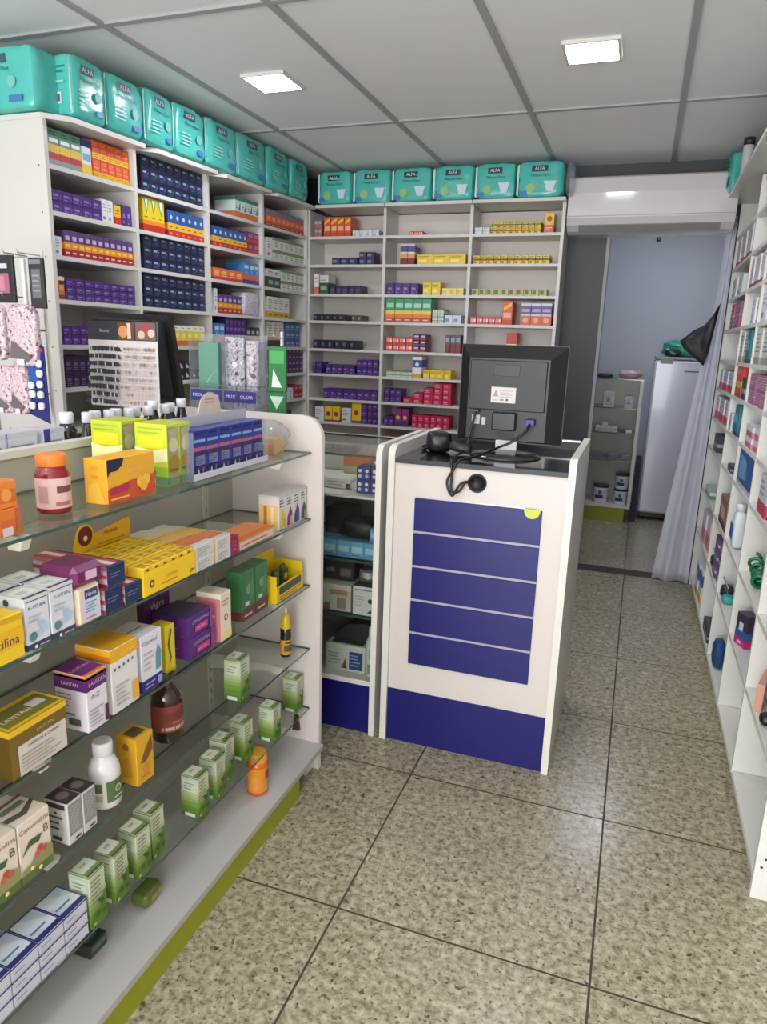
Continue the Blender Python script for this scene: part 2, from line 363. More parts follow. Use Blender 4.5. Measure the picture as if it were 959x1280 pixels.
BACK_ROWS = [
 (0, 0, -2.008, -1.96, 0.1, 2, 2, 'grr', 'grey and red medicine box'),
 (0, 0, -1.944, -1.763, 0.115, 4, 1, 'ort', 'tall orange medicine box'),
 (0, 0, -1.751, -1.579, 0.034, 4, 1, 'wht', 'flat white medicine box'),
 (0, 1, -1.887, -1.715, 0.042, 3, 1, 'nvs', 'flat navy medicine box'),
 (0, 1, -1.705, -1.606, 0.075, 2, 2, 'nvs', 'stacked navy medicine box'),
 (0, 2, -2.008, -1.973, 0.122, 1, 1, 'wor', 'white and orange medicine box'),
 (0, 2, -1.968, -1.907, 0.113, 1, 1, 'grd', 'green and orange medicine box'),
 (0, 2, -1.901, -1.684, 0.051, 5, 1, 'dkp', 'flat dark purple medicine box'),
 (0, 3, -2.008, -1.788, 0.039, 5, 1, 'bks', 'flat black medicine box'),
 (0, 3, -1.744, -1.674, 0.037, 2, 1, 'brn', 'small brown medicine box'),
 (0, 4, -2.008, -1.708, 0.055, 6, 1, 'bks', 'low black medicine box'),
 (0, 5, -2.008, -1.95, 0.073, 3, 2, 'pur', 'purple medicine box'),
 (0, 5, -1.921, -1.716, 0.06, 5, 1, 'pur', 'low purple medicine box'),
 (0, 5, -1.705, -1.559, 0.097, 4, 2, 'pur', 'violet medicine box'),
 (0, 6, -1.936, -1.559, 0.063, 8, 1, 'pur', 'low violet medicine box'),
 (0, 7, -1.993, -1.929, 0.093, 1, 1, 'wht', 'white medicine box'),
 (0, 7, -1.924, -1.816, 0.099, 2, 1, 'ypu', 'yellow and purple medicine box'),
 (0, 7, -1.804, -1.737, 0.094, 1, 1, 'wht', 'pale white medicine box'),
 (0, 7, -1.732, -1.666, 0.134, 1, 1, 'ypu', 'yellow and orange medicine box'),
 (0, 7, -1.66, -1.551, 0.134, 3, 3, 'pur', 'stacked purple medicine box'),
 (1, 0, -1.385, -1.301, 0.023, 3, 1, 'rds', 'small red medicine box'),
 (1, 1, -1.438, -1.347, 0.117, 2, 1, 'wpo', 'purple and orange medicine box'),
 (1, 1, -1.33, -1.032, 0.057, 3, 1, 'yel2', 'wide yellow medicine box'),
 (1, 2, -1.517, -1.317, 0.067, 4, 1, 'pur', 'purple medicine box'),
 (1, 2, -1.287, -1.178, 0.072, 2, 1, 'yel2', 'yellow medicine box'),
 (1, 2, -1.167, -1.035, 0.041, 3, 1, 'ylw', 'flat yellow and white medicine box'),
 (1, 3, -1.519, -1.228, 0.141, 5, 1, 'gor', 'tall green and orange medicine box'),
 (1, 3, -1.22, -1.15, 0.08, 2, 2, 'gws', 'pale green medicine box'),
 (1, 3, -1.144, -1.04, 0.048, 2, 1, 'wbl', 'low pale blue medicine box'),
 (1, 4, -1.511, -1.339, 0.087, 4, 2, 'rds', 'flat red medicine box'),
 (1, 4, -1.335, -1.253, 0.105, 2, 3, 'nvr', 'navy and red medicine box'),
 (1, 4, -1.132, -1.034, 0.105, 3, 1, 'dkr', 'dark red medicine box'),
 (1, 5, -1.504, -1.335, 0.036, 4, 1, 'gws', 'flat pale green medicine box'),
 (1, 5, -1.334, -1.272, 0.129, 1, 1, 'blw', 'blue and white medicine box'),
 (1, 5, -1.263, -1.086, 0.052, 4, 1, 'yel2', 'flat yellow medicine box'),
 (1, 6, -1.511, -1.399, 0.083, 3, 2, 'pur', 'purple medicine box'),
 (1, 6, -1.386, -1.323, 0.034, 1, 1, 'crm', 'lone crimson medicine box'),
 (1, 6, -1.319, -1.257, 0.067, 1, 2, 'crm', 'crimson medicine box left of centre'),
 (1, 6, -1.253, -1.192, 0.1, 1, 3, 'crm', 'crimson medicine box mid pile'),
 (1, 6, -1.188, -1.077, 0.133, 2, 4, 'crm', 'bright crimson medicine box'),
 (1, 7, -1.51, -1.44, 0.061, 2, 1, 'pur', 'small purple medicine box'),
 (1, 7, -1.437, -1.346, 0.112, 2, 1, 'pky', 'purple and pink medicine box'),
 (1, 7, -1.323, -1.081, 0.079, 6, 2, 'crm', 'red medicine box'),
 (1, 8, -1.512, -1.314, 0.069, 3, 3, 'oru', 'orange red medicine box'),
 (2, 0, -0.989, -0.9, 0.037, 2, 2, 'wht', 'flat white medicine box'),
 (2, 0, -0.897, -0.612, 0.063, 8, 2, 'ykb', 'yellow and black medicine box'),
 (2, 0, -0.594, -0.541, 0.105, 1, 1, 'yrt', 'tall yellow and red medicine box'),
 (2, 1, -0.989, -0.549, 0.049, 11, 1, 'ykb', 'low yellow and black medicine box'),
 (2, 2, -0.987, -0.551, 0.038, 10, 1, 'ygr', 'flat yellow and green medicine box'),
 (2, 3, -0.986, -0.8, 0.043, 5, 1, 'rds', 'flat coral medicine box'),
 (2, 3, -0.797, -0.737, 0.131, 1, 1, 'ort', 'tall orange medicine box'),
 (2, 3, -0.69, -0.513, 0.124, 3, 1, 'wpo2', 'violet and orange medicine box'),
 (2, 4, -0.761, -0.7, 0.129, 1, 1, 'rcy', 'red and cream medicine box'),
]

# ------------------------------------------------------------------ the room
CEIL = 2.366; WL = -2.38; WR = 0.76; YB = 4.5; YF = -2.6; YE = 6.75
FLOOR = floor_material()
struct(MB().box(WL - 0.1, YF - 0.4, -0.1, WR + 0.6, YE + 0.1, 0, FLOOR), 'floor')
CEILM = M((244, 241, 240), 0.55, vary=0.04, scale=3, name='ceiling_board')
TBAR = M((168, 166, 166), 0.5, name='ceiling_tee')
gx = [0.045 + 0.6245 * k for k in range(-5, 3)]
gy = [2.215 + 1.245 * k for k in range(-5, 3)]
LEDS = [(gx[i] + gx[i + 1]) / 2 for i in (2, 4)]       # panel columns that carry a lamp
mb = MB()
def clampx(v): return max(WL, min(WR, v))
led_xy = [(-1.524, 2.838), (-0.277, 2.838), (-0.277, 0.348), (-0.9, -1.52)]
for i in range(len(gx) - 1):
    for j in range(len(gy) - 1):
        a, b, c, d = clampx(gx[i] + 0.01), clampx(gx[i + 1] - 0.01), gy[j] + 0.01, min(gy[j + 1] - 0.01, YB)
        if b - a < 0.02 or d - c < 0.02: continue
        hit = [p for p in led_xy if a < p[0] < b and c < p[1] < d]
        if hit:
            px, py = hit[0]; s = 0.097
            mb.box(a, c, CEIL + 0.004, px - s, d, CEIL + 0.03, CEILM); mb.box(px + s, c, CEIL + 0.004, b, d, CEIL + 0.03, CEILM)
            mb.box(px - s, c, CEIL + 0.004, px + s, py - s, CEIL + 0.03, CEILM); mb.box(px - s, py + s, CEIL + 0.004, px + s, d, CEIL + 0.03, CEILM)
        else: mb.box(a, c, CEIL + 0.004, b, d, CEIL + 0.03, CEILM)
mb.box(WL - 0.1, YF, CEIL + 0.05, WR + 0.1, YB, CEIL + 0.08, CEILM)
struct(mb, 'ceiling')
mb = MB()
for x in gx:
    if WL < x < WR: mb.box(x - 0.0125, YF, CEIL - 0.004, x + 0.0125, YB, CEIL + 0.006, TBAR)
for y in gy:
    if y < YB: mb.box(WL, y - 0.0125, CEIL - 0.003, WR, y + 0.0125, CEIL + 0.005, TBAR)
struct(mb, 'trim_1')
LEDM = emit('led_diffuser', (240, 245, 255), LED_POWER)
for k, (px, py) in enumerate(led_xy):
    lab = ['square lit ceiling lamp nearer the left wall shelves', 'square lit ceiling lamp above the counter, right one of the two', 'square ceiling lamp overhead on the right, outside the picture', 'square ceiling lamp near the shop front, outside the picture'][k]
    t = thing('ceiling_lamp', lab, 'ceiling light', (px, py, CEIL), group='square ceiling lamps')
    f = MB(); s = 0.096
    for q in ((-s, -s, s, -0.086), (-s, 0.086, s, s), (-s, -0.086, -0.086, 0.086), (0.086, -0.086, s, 0.086)): f.box(q[0], q[1], -0.008, q[2], q[3], 0.012, WHITE)
    f.obj('frame', t); MB().box(-0.0855, -0.0855, -0.004, 0.0855, 0.0855, 0.006, LEDM).obj('diffuser', t)
PAINT = M((196, 194, 192), 0.6, vary=0.04, scale=3, name='wall_paint')
BACKP = M((196, 199, 206), 0.5, vary=0.03, scale=3, name='pale_grey_partition')
struct(MB().box(WL - 0.1, YF, 0, WL, YE, 2.7, PAINT), 'wall_left')
struct(MB().box(WR, YF, 0, WR + 0.1, YE, 2.7, PAINT), 'wall_right')
mb = MB()      # partition with the doorway behind the counter
mb.box(WL, YB, 0, -0.262, YB + 0.07, CEIL + 0.05, DARKG); mb.box(0.405, YB, 0, WR, YB + 0.07, CEIL + 0.05, DARKG); mb.box(-0.262, YB, 2.08, 0.405, YB + 0.07, CEIL + 0.05, DARKG)
struct(mb, 'wall_back')
struct(MB().box(WL, YE, 0, WR, YE + 0.1, 2.7, BACKP), 'wall_storeroom')
struct(MB().box(WL, YB + 0.07, 2.6, WR, YE, 2.65, CEILM), 'ceiling_storeroom')
JAMB = M((150, 150, 152), .5, name='door_jamb')
mb = MB(); mb.box(-0.262, YB - 0.012, 0, -0.244, YB + 0.08, 2.08, JAMB); mb.box(-0.244, YB - 0.012, 2.05, 0.405, YB + 0.08, 2.08, JAMB); mb.box(0.38, YB - 0.012, 0, 0.405, YB + 0.08, 2.05, JAMB)
struct(mb, 'trim_2')
struct(MB().box(-0.262, YB - 0.05, 0, 0.405, YB + 0.06, 0.006, M((58, 52, 48), 0.5, name='dark_threshold')), 'trim_3')
st = thing('storeroom_lamp', 'lit ceiling lamp of the storeroom behind the doorway', 'ceiling light', (0.0, 5.5, 2.6))
MB().box(-0.15, -0.15, -0.03, 0.15, 0.15, -0.001, WHITE, None).obj('frame', st)
MB().box(-0.13, -0.13, -0.036, 0.13, 0.13, -0.031, emit('storeroom_diffuser', (225, 232, 255), 30)).obj('diffuser', st)
mb = MB()   # shop front behind the camera: piers and lintel around the open shutter
mb.box(WL, YF - 0.1, 2.3, WR, YF, 2.7, PAINT)
struct(mb, 'wall_front')

# ------------------------------------------------------------------ printed box styles
def S(body, B=(), F=(), L=None, T=(), R=None, rough=0.4):
    return dict(body=body, B=list(B), F=list(F), L=list(L) if L is not None else None, T=list(T), R=R, rough=rough)
LG = (205, 210, 215); DK = (40, 42, 50)
def stripes(*bands): return list(bands)
ST = {
 'grp': S((90, 150, 120), [(0, .18, (150, 150, 155)), (.18, .36, (196, 40, 40)), (.36, .58, (236, 190, 30))], [('r', .1, .64, .9, .74, (230, 235, 230)), ('l', .15, .8, .8, .94, 2, (40, 90, 80))]),
 'bwy': S((220, 225, 228), [(0, .3, (238, 196, 40)), (.78, 1, (40, 60, 130))], [('r', .1, .4, .9, .6, (120, 160, 215))]),
 'ory': S((238, 88, 36), [(0, .34, (242, 190, 20))], [('r', .15, .5, .8, .6, (250, 140, 90)), ('l', .1, .08, .85, .28, 2, (190, 90, 10)), ('l', .1, .7, .7, .88, 2, (250, 160, 120))]),
 'pur': S((76, 36, 122), [], [('r', .16, .42, .66, .62, (150, 120, 190)), ('p', ((.7, .2), (.92, .2), (.92, .7)), (110, 70, 160)), ('l', .12, .12, .6, .3, 2, (168, 140, 205))]),
 'dkp': S((58, 34, 74), [], [('r', .15, .4, .7, .6, (120, 96, 140)), ('l', .1, .1, .8, .3, 2, (140, 116, 150))]),
 'wht': S((222, 222, 224), [], [('l', .12, .45, .8, .85, 3, (150, 155, 170)), ('r', .1, .12, .5, .26, (120, 130, 160))]),
 'yr': S((240, 190, 30), [(0, .4, (206, 40, 36))], [('l', .1, .5, .8, .8, 2, (150, 60, 20))]),
 'poy': S((92, 58, 120), [(0, .3, (176, 36, 44)), (.3, .56, (240, 150, 30))], [('r', .18, .64, .8, .8, (200, 180, 215)), ('l', .1, .08, .8, .24, 1, (250, 200, 160)), ('r', .2, .38, .8, .48, (250, 210, 90))]),
 'orw': S((224, 120, 40), [(0, .2, (150, 50, 60)), (.84, 1, (232, 232, 232))], [('r', .15, .4, .8, .62, (240, 170, 60)), ('r', .1, .66, .9, .8, (60, 60, 80))]),
 'nav': S((24, 32, 66), [(0, .07, (44, 54, 96))], [('r', .2, .54, .62, .72, (150, 165, 205)), ('p', ((.66, .45), (.84, .45), (.84, .72)), (90, 110, 160)), ('l', .2, .16, .8, .36, 2, (84, 98, 142))]),
 'yel': S((246, 208, 26), [(0, .22, (206, 44, 30)), (.22, .34, (244, 140, 30))], [('p', ((.12, .95), (.88, .95), (.5, .5)), (70, 160, 130)), ('p', ((.3, .95), (.7, .95), (.5, .62)), (236, 240, 236)), ('l', .15, .38, .85, .48, 1, (170, 120, 10))]),
 'byr': S((44, 84, 158), [(0, .26, (200, 46, 40)), (.26, .52, (244, 190, 40))], [('c', .5, .74, .009, (200, 215, 235)), ('l', .15, .3, .85, .46, 1, (190, 90, 20)), ('l', .15, .06, .8, .2, 1, (240, 150, 130))]),
 'ywo': S((242, 212, 70), [(0, .26, (216, 96, 40)), (.74, 1, (236, 234, 220))], [('c', .5, .5, .012, (250, 236, 150)), ('l', .15, .8, .8, .94, 1, (170, 160, 120))]),
 'bkw': S((46, 44, 52), [], [('p', ((.2, .3), (.8, .3), (.3, .85)), (214, 214, 220))]),
 'gwo': S((206, 222, 214), [(0, .3, (224, 110, 44)), (.82, 1, (60, 130, 96))], [('p', ((.5, .36), (.9, .36), (.9, .8)), (44, 120, 150)), ('l', .1, .4, .5, .6, 2, (90, 110, 120))]),
 'rpu': S((142, 44, 84), [(0, .36, (206, 60, 46))], [('r', .1, .5, .8, .8, (190, 110, 150))]),
 'ors': S((236, 110, 40), [(0, .25, (200, 60, 40))], [('r', .1, .5, .7, .78, (246, 180, 120)), ('l', .1, .3, .8, .45, 1, (250, 220, 190))]),
 'blo': S((60, 130, 200), [(0, .2, (60, 66, 150)), (.2, .42, (226, 104, 44))], [('r', .1, .7, .9, .86, (190, 214, 236)), ('c', .5, .56, .01, (120, 180, 220))]),
 'bko': S((52, 50, 62), [(0, .5, (232, 140, 44))], [('r', .2, .62, .8, .8, (190, 190, 200)), ('l', .1, .1, .8, .4, 2, (170, 70, 30))]),
 'ogr': S((226, 92, 48), [(0, .24, (178, 58, 48)), (.7, 1, (130, 124, 134))], [('r', .14, .36, .86, .6, (244, 156, 110)), ('l', .1, .06, .8, .2, 1, (240, 170, 140))]),
 'gws': S((214, 222, 204), [(.28, .44, (132, 150, 92)), (.86, 1, (120, 150, 110))], [('l', .12, .06, .8, .24, 2, (120, 130, 110)), ('l', .12, .52, .8, .8, 3, (140, 150, 130))]),
 'grd': S((214, 218, 214), [(0, .6, (58, 84, 66))], [('r', .1, .2, .8, .4, (150, 176, 150)), ('l', .1, .68, .8, .9, 2, (90, 100, 100))]),
 'wyl': S((222, 218, 206), [(0, .3, (214, 170, 60))], [('l', .1, .4, .85, .9, 4, (140, 140, 140)), ('l', .1, .06, .8, .22, 1, (120, 80, 30))]),
 'wpl': S((216, 212, 200), [(0, .26, (96, 40, 84)), (.26, .38, (200, 180, 90))], [('l', .1, .46, .85, .9, 4, (150, 148, 140))]),
 'bls': S((70, 96, 156), [], [('r', .15, .35, .85, .6, (150, 170, 208)), ('l', .1, .1, .8, .26, 1, (170, 186, 220))]),
 'prb': S((104, 44, 92), [(0, .4, (50, 60, 130))], [('r', .15, .5, .7, .8, (196, 130, 160))]),
 'red': S((168, 40, 44), [], [('r', .15, .4, .8, .7, (220, 140, 130))]),
 'grr': S((130, 126, 136), [(0, .45, (196, 96, 88))], [('r', .1, .55, .9, .8, (180, 176, 184))]),
 'ort': S((232, 88, 44), [(0, .2, (206, 70, 40))], [('r', .12, .3, .88, .52, (246, 180, 140)), ('p', ((.1, .6), (.9, .8), (.9, .95), (.1, .75)), (250, 200, 60))]),
 'nvs': S((52, 50, 92), [], [('r', .1, .3, .6, .7, (120, 120, 160))]),
 'wor': S((226, 222, 222), [(0, .34, (228, 120, 50))], [('l', .1, .5, .8, .85, 2, (190, 120, 120))]),
 'bks': S((34, 32, 42), [], [('r', .1, .3, .45, .7, (110, 108, 120))]),
 'brn': S((96, 70, 56), [], [('r', .1, .3, .5, .7, (170, 150, 130))]),
 'ypu': S((244, 196, 40), [(0, .12, (120, 50, 110))], [('c', .5, .5, .016, (190, 60, 70)), ('c', .5, .5, .009, (110, 50, 120))]),
 'rds': S((222, 76, 66), [], [('r', .1, .3, .5, .7, (244, 160, 150)), ('r', .6, .3, .9, .7, (236, 232, 230))]),
 'wpo': S((214, 208, 216), [(0, .3, (120, 36, 60)), (.3, .5, (236, 150, 50)), (.62, .9, (88, 66, 124))], []),
 'yel2': S((240, 200, 40), [], [('r', .08, .2, .6, .5, (250, 226, 110)), ('l', .1, .6, .8, .86, 2, (150, 110, 30))]),
 'ylw': S((236, 214, 130), [], [('r', .1, .2, .5, .7, (240, 190, 40))]),
 'gor': S((66, 158, 110), [(0, .2, (214, 70, 40)), (.2, .34, (240, 130, 40)), (.34, .5, (238, 206, 90))], [('r', .1, .62, .9, .8, (170, 216, 190)), ('l', .1, .05, .8, .16, 1, (250, 200, 180))]),
 'wbl': S((206, 218, 226), [], [('r', .1, .2, .6, .6, (120, 150, 200))]),
 'nvr': S((44, 44, 76), [(0, .3, (190, 50, 56))], [('r', .15, .5, .9, .8, (190, 196, 214))]),
 'dkr': S((130, 44, 52), [(.5, 1, (90, 88, 104))], [('r', .1, .6, .8, .85, (170, 166, 176))]),
 'blw': S((226, 228, 230), [(0, .2, (220, 170, 50)), (.5, .85, (50, 84, 160))], [('c', .5, .64, .012, (220, 228, 240))]),
 'crm': S((202, 26, 66), [], [('r', .12, .35, .6, .65, (236, 130, 160)), ('l', .1, .1, .8, .26, 1, (240, 170, 190))]),
 'pky': S((146, 40, 120), [(0, .25, (90, 34, 110))], [('c', .5, .5, .013, (240, 200, 60))]),
 'oru': S((222, 84, 44), [(.7, 1, (236, 170, 130))], []),
 'ykb': S((230, 196, 40), [(.42, .62, (84, 66, 44))], [('r', .1, .1, .5, .34, (176, 60, 40)), ('l', .1, .7, .8, .92, 1, (110, 84, 30))]),
 'yrt': S((240, 196, 50), [(0, .4, (222, 90, 60))], [('c', .5, .7, .014, (196, 60, 40)), ('l', .1, .1, .8, .3, 2, (250, 220, 190))]),
 'ygr': S((190, 182, 110), [], [('r', .1, .2, .6, .8, (96, 110, 66))]),
 'wpo2': S((214, 206, 222), [(0, .42, (226, 100, 66)), (.5, .86, (112, 84, 150))], [('c', .5, .22, .016, (246, 170, 130)), ('r', .1, .6, .9, .74, (180, 166, 200))]),
 'rcy': S((206, 52, 50), [(0, .3, (222, 120, 60)), (.3, .5, (240, 226, 190))], []),
 'rwt': S((214, 208, 210), [(0, .14, (150, 40, 70))], [('l', .1, .3, .4, .9, 5, (150, 140, 150)), ('r', .62, .3, .8, .9, (196, 190, 196))]),
 'wgr': S((206, 208, 200), [(0, .2, (150, 150, 140))], [('l', .1, .3, .85, .9, 5, (130, 132, 128))]),
 'tea': S((30, 122, 140), [(0, .12, (60, 60, 60))], [('r', .12, .4, .88, .7, (120, 180, 190))]),
 'roy': S((218, 60, 34), [(0, .3, (200, 60, 40)), (.3, .5, (246, 176, 40))], [('r', .12, .7, .88, .84, (240, 130, 90))]),
 'mau': S((160, 92, 128), [(.48, .52, (210, 190, 205))], [('l', .1, .1, .8, .4, 2, (214, 180, 200)), ('l', .1, .6, .8, .9, 2, (214, 180, 200))]),
 'rdw': S((206, 206, 212), [(0, .34, (196, 60, 84))], [('l', .1, .45, .8, .9, 3, (140, 140, 160))]),
 'bpc': S((50, 88, 170), [(0, .12, (200, 190, 210))], [('p', ((.1, .2), (.6, .3), (.5, .8), (.1, .9)), (110, 160, 210)), ('c', .6, .5, .03, (40, 130, 160))]),
 'brp': S((150, 96, 70), [(0, .2, (90, 50, 40))], [('r', .2, .3, .8, .7, (210, 180, 160))]),
 'pkw': S((216, 130, 150), [(.5, 1, (220, 214, 220))], [('l', .1, .1, .8, .4, 2, (180, 60, 90))]),
 'vwt': S((104, 60, 120), [(.4, .6, (190, 180, 200))], []),
 'grn': S((80, 150, 110), [(.5, 1, (200, 216, 205))], []),
 'bkp': S((44, 42, 50), [(.3, .5, (150, 148, 160))], []),
 'cnd': S((60, 44, 72), [(0, .24, (196, 30, 110)), (.24, .5, (36, 90, 150))], [('r', .3, .48, .7, .74, (190, 210, 225)), ('r', .3, .08, .7, .16, (240, 180, 210))]),
}
BOXM = {}
def box_mesh(w, d, h, style, name='medicine_box'):
    key = (round(w, 3), round(d, 3), round(h, 3), style if isinstance(style, str) else repr(style))
    if key in BOXM: return BOXM[key]
    st = ST[style] if isinstance(style, str) else style
    mb = MB(); g_ = sum(st['body']) / 3; body = M(tuple(int(round(v * .9 + g_ * .1)) for v in st['body']), st['rough']); mb.bbox(-w / 2, 0, 0, w / 2, d, h, body, 0.0012)
    e = 0.0003
    for k, (a, b, c) in enumerate(st['B']):
        m = ink(c); z0, z1 = a * h + (0.0013 if a == 0 else 0), b * h - (0.0013 if b == 1 else 0)
        W2 = w / 2
        mb.add([(-W2 - e, -e, z0), (W2 + e, -e, z0), (W2 + e, d + e, z0), (-W2 - e, d + e, z0), (-W2 - e, -e, z1), (W2 + e, -e, z1), (W2 + e, d + e, z1), (-W2 - e, d + e, z1)],
               [(0, 1, 5, 4), (1, 2, 6, 5), (2, 3, 7, 6), (3, 0, 4, 7)], m)
        if b == 1: mb.add([(-W2, 0, h + e), (W2, 0, h + e), (W2, d, h + e), (-W2, d, h + e)], [(0, 1, 2, 3)], m)
    mb.decals((-w / 2, 0, 0), (1, 0, 0), (0, 0, 1), (0, -1, 0), w, h, st['F'], 0.0006)
    if st['L'] is not None: mb.decals((-w / 2, d, 0), (0, -1, 0), (0, 0, 1), (-1, 0, 0), d, h, st['L'], 0.0006)
    if st['R'] is not None: mb.decals((w / 2, 0, 0), (0, 1, 0), (0, 0, 1), (1, 0, 0), d, h, st['R'], 0.0006)
    if st['T']: mb.decals((-w / 2, 0, h), (1, 0, 0), (0, 1, 0), (0, 0, 1), w, d, st['T'], 0.0006)
    me = mb.mesh('box'); BOXM[key] = me; return me

def row(desc, where, group, nc, nl, w, d, h, style, at, rz, gap=0.002, name='medicine_box', cat='medicine box'):
    """a block of nc columns and nl layers; at(i, k) gives the foot of column i, layer k"""
    me = box_mesh(w - gap, d, h - 0.0006, style)
    for i in range(nc):
        for k in range(nl):
            lab = desc
            if nc > 1: lab += ', ' + ORD[i] + ' from left'
            if nl > 1: lab += ', ' + (('bottom layer' if k == 0 else 'top layer' if k == nl - 1 else ('middle layer' if nl == 3 else ORD[k] + ' layer up')))
            lab += ', ' + where
            j = (random.random() - 0.5)
            p = at(i, k)
            if len(lab.split()) > 16: lab = lab.replace(' medicine box', ' box')
            if len(lab.split()) > 16: lab = lab.replace(' layer,', ',').replace(' from left', '')
            if where.endswith('back wall') and h > 0.6 * w and w * h < SMALL: 
                co, si = math.cos(rz + j * .02), math.sin(rz + j * .02)
                STUFF.v_off = len(STUFF.v); STUFF.v += [(p[0] + v.co.x * co - v.co.y * si, p[1] + v.co.x * si + v.co.y * co, p[2] + v.co.z) for v in me.vertices]
                for f in me.polygons: STUFF.f.append(tuple(q + STUFF.v_off for q in f.vertices)); STUFF.m.append(STUFF.mi(me.materials[f.material_index])); STUFF.sm.append(False)
                continue
            put(me, name if h > 0.6 * w or cat != 'medicine box' else 'flat_medicine_pack', None, p, rz + j * 0.02, lab, cat if h > 0.6 * w or cat != 'medicine box' else 'medicine pack', group if nc * nl > 1 else None)

SMALL = 0.0025; STUFF = MB()
# ------------------------------------------------------------------ left wall unit
def zl(y, n): return 1.47 + (n - 1.47) * (1 - .09 * (4.24 - y) / 2.1) if n > 1.47 else n
LY = [2.14, 2.615, 3.145, 3.68, 4.24]
LN = [1.98, 1.81, 1.645, 1.475, 1.31, 1.15, .99, .83, .62, .4, .12]
LX0, LX1 = -2.36, -2.041
u = thing('wall_shelving_unit', 'tall white open shelving along the left wall, full of medicine boxes', 'shelving unit', (LX0, 2.14, 0))
def at0(mb, name, part=None, **k):    # geometry in world coordinates under a thing (or a part of it)
    if part is not None: return mb.obj(name, part, **k)
    o = mb.obj(name, u, **k); o.location = (-u.location.x, -u.location.y, -u.location.z); return o
SCREW = M((120, 116, 112), 0.4, metal=0.6)
def upright(y0, y1, x0, x1, screws=False):
    mb = MB(); z = zl((y0 + y1) / 2, 2.135); mb.box(x0, y0, 0, x1, y1, z, WHITE)
    if screws:
        for n in LN[:8]:
            for xx in (x0 + 0.05, x1 - 0.03): mb.lathe([(0.004, -0.001), (0.004, 0.0005)], SCREW, 8, (xx, 0, 0)) if 0 else mb.box(xx - 0.003, y0 - 0.0006, zl(y0, n) - 0.012, xx + 0.003, y0, zl(y0, n) - 0.006, SCREW)
    return mb
at0(upright(2.132, 2.150, LX0, LX1, True), 'side_panel')
for y in LY[1:4]: at0(upright(y - 0.009, y + 0.009, LX0 + 0.01, LX1), 'divider')
at0(upright(4.232, 4.25, LX0 + 0.01, LX1), 'side_panel')
at0(MB().box(LX0, 2.15, 0, LX0 + 0.01, 4.232, 2.07, WARM), 'back_panel')
for b in range(4):
    y0, y1 = LY[b] + 0.009, LY[b + 1] - 0.009
    for n in LN:
        za, zb = zl(y0, n), zl(y1, n); t = 0.016
        at0(MB().hexa([(LX0 + .01, y0, za - t), (LX1 - .002, y0, za - t), (LX1 - .002, y1, zb - t), (LX0 + .01, y1, zb - t), (LX0 + .01, y0, za), (LX1 - .002, y0, za), (LX1 - .002, y1, zb), (LX0 + .01, y1, zb)], WHITE), 'shelf')
    y0 = LY[b] - (0.01 if b == 0 else -0.001); y1 = LY[b + 1] - 0.001; za, zb = zl(y0, 2.135), zl(y1, 2.135)
    P = [(LX0, y0), (-2.05, y0), (-1.985, y0 + .08), (-1.985, y1), (LX0, y1)]
    f = lambda y: za + (zb - za) * (y - y0) / (y1 - y0)
    mb = MB(); vs = [(x, y, f(y) + .0005) for x, y in P] + [(x, y, f(y) + .018) for x, y in P]
    mb.add(vs, [(4, 3, 2, 1, 0), (5, 6, 7, 8, 9)] + [(i, (i + 1) % 5, 5 + (i + 1) % 5, 5 + i) for i in range(5)], WHITE); at0(mb, 'top_board')
BAYN = ['near bay', 'second bay', 'third bay', 'corner bay']
for (b, l, y0, y1, h, nc, nl, stl, desc) in LEFT_ROWS:
    w = (y1 - y0) / nc; hh = h / nl; d = 0.12 if nl < 3 else 0.14
    where = '%s shelf, %s, left wall' % ('top' if l == 0 else ORD[l], BAYN[b])
    def at(i, k): 
        y = y0 + w * (i + .5); return (-2.062, y, zl(y, LN[l]) + 0.0004 + hh * k)
    row(desc, where, desc + ' row on the left wall unit', nc, nl, w, d, hh, stl, at, PI / 2)
# an odd net bag on the fourth shelf of the third bay
mb = MB(); mb.soft(0.17, 0.10, 0.125, patterned('net_pattern', [(110, 96, 130), (200, 196, 204), (214, 210, 214), (170, 160, 182), (222, 220, 222)], 60), e=6, wr=0.08, seed=4)
mb.obj('net_bag', None, (-2.10, 3.575, zl(3.575, 1.475)), PI / 2, 'crumpled white patterned bag on the fourth shelf of the third bay, left wall', cat='bag')

# ------------------------------------------------------------------ back wall unit
BX = [-2.04, -1.535, -1.006, -.49]; BN = [1.98, 1.815, 1.641, 1.478, 1.305, 1.147, .99, .84, .70, .5, .3, .12]
BY0, BY1 = 4.25, 4.485
u = thing('wall_shelving_unit', 'white open shelving across the back wall beside the air conditioner', 'shelving unit', (BX[0], BY0, 0))
for i, x in enumerate(BX):
    e = 0.009; at0(MB().box(x - e, BY0 + (0.0 if i else 0.002), 0, x + e, BY1, 2.135, WHITE), 'side_panel' if i in (0, 3) else 'divider')
at0(MB().box(BX[0] + .009, BY1 - .008, 0, BX[3] - .009, BY1, 2.13, WARM), 'back_panel')
for b in range(3):
    for n in BN: at0(MB().box(BX[b] + .009, BY0 + .002, n - .016, BX[b + 1] - .009, BY1 - .008, n, WHITE), 'shelf')
    at0(MB().box(BX[b] + (.012 if b else 0.07), BY0 - .05, 2.1355, BX[b + 1] + .008, BY1, 2.153, WHITE), 'top_board')
BBN = ['left bay', 'middle bay', 'right bay']
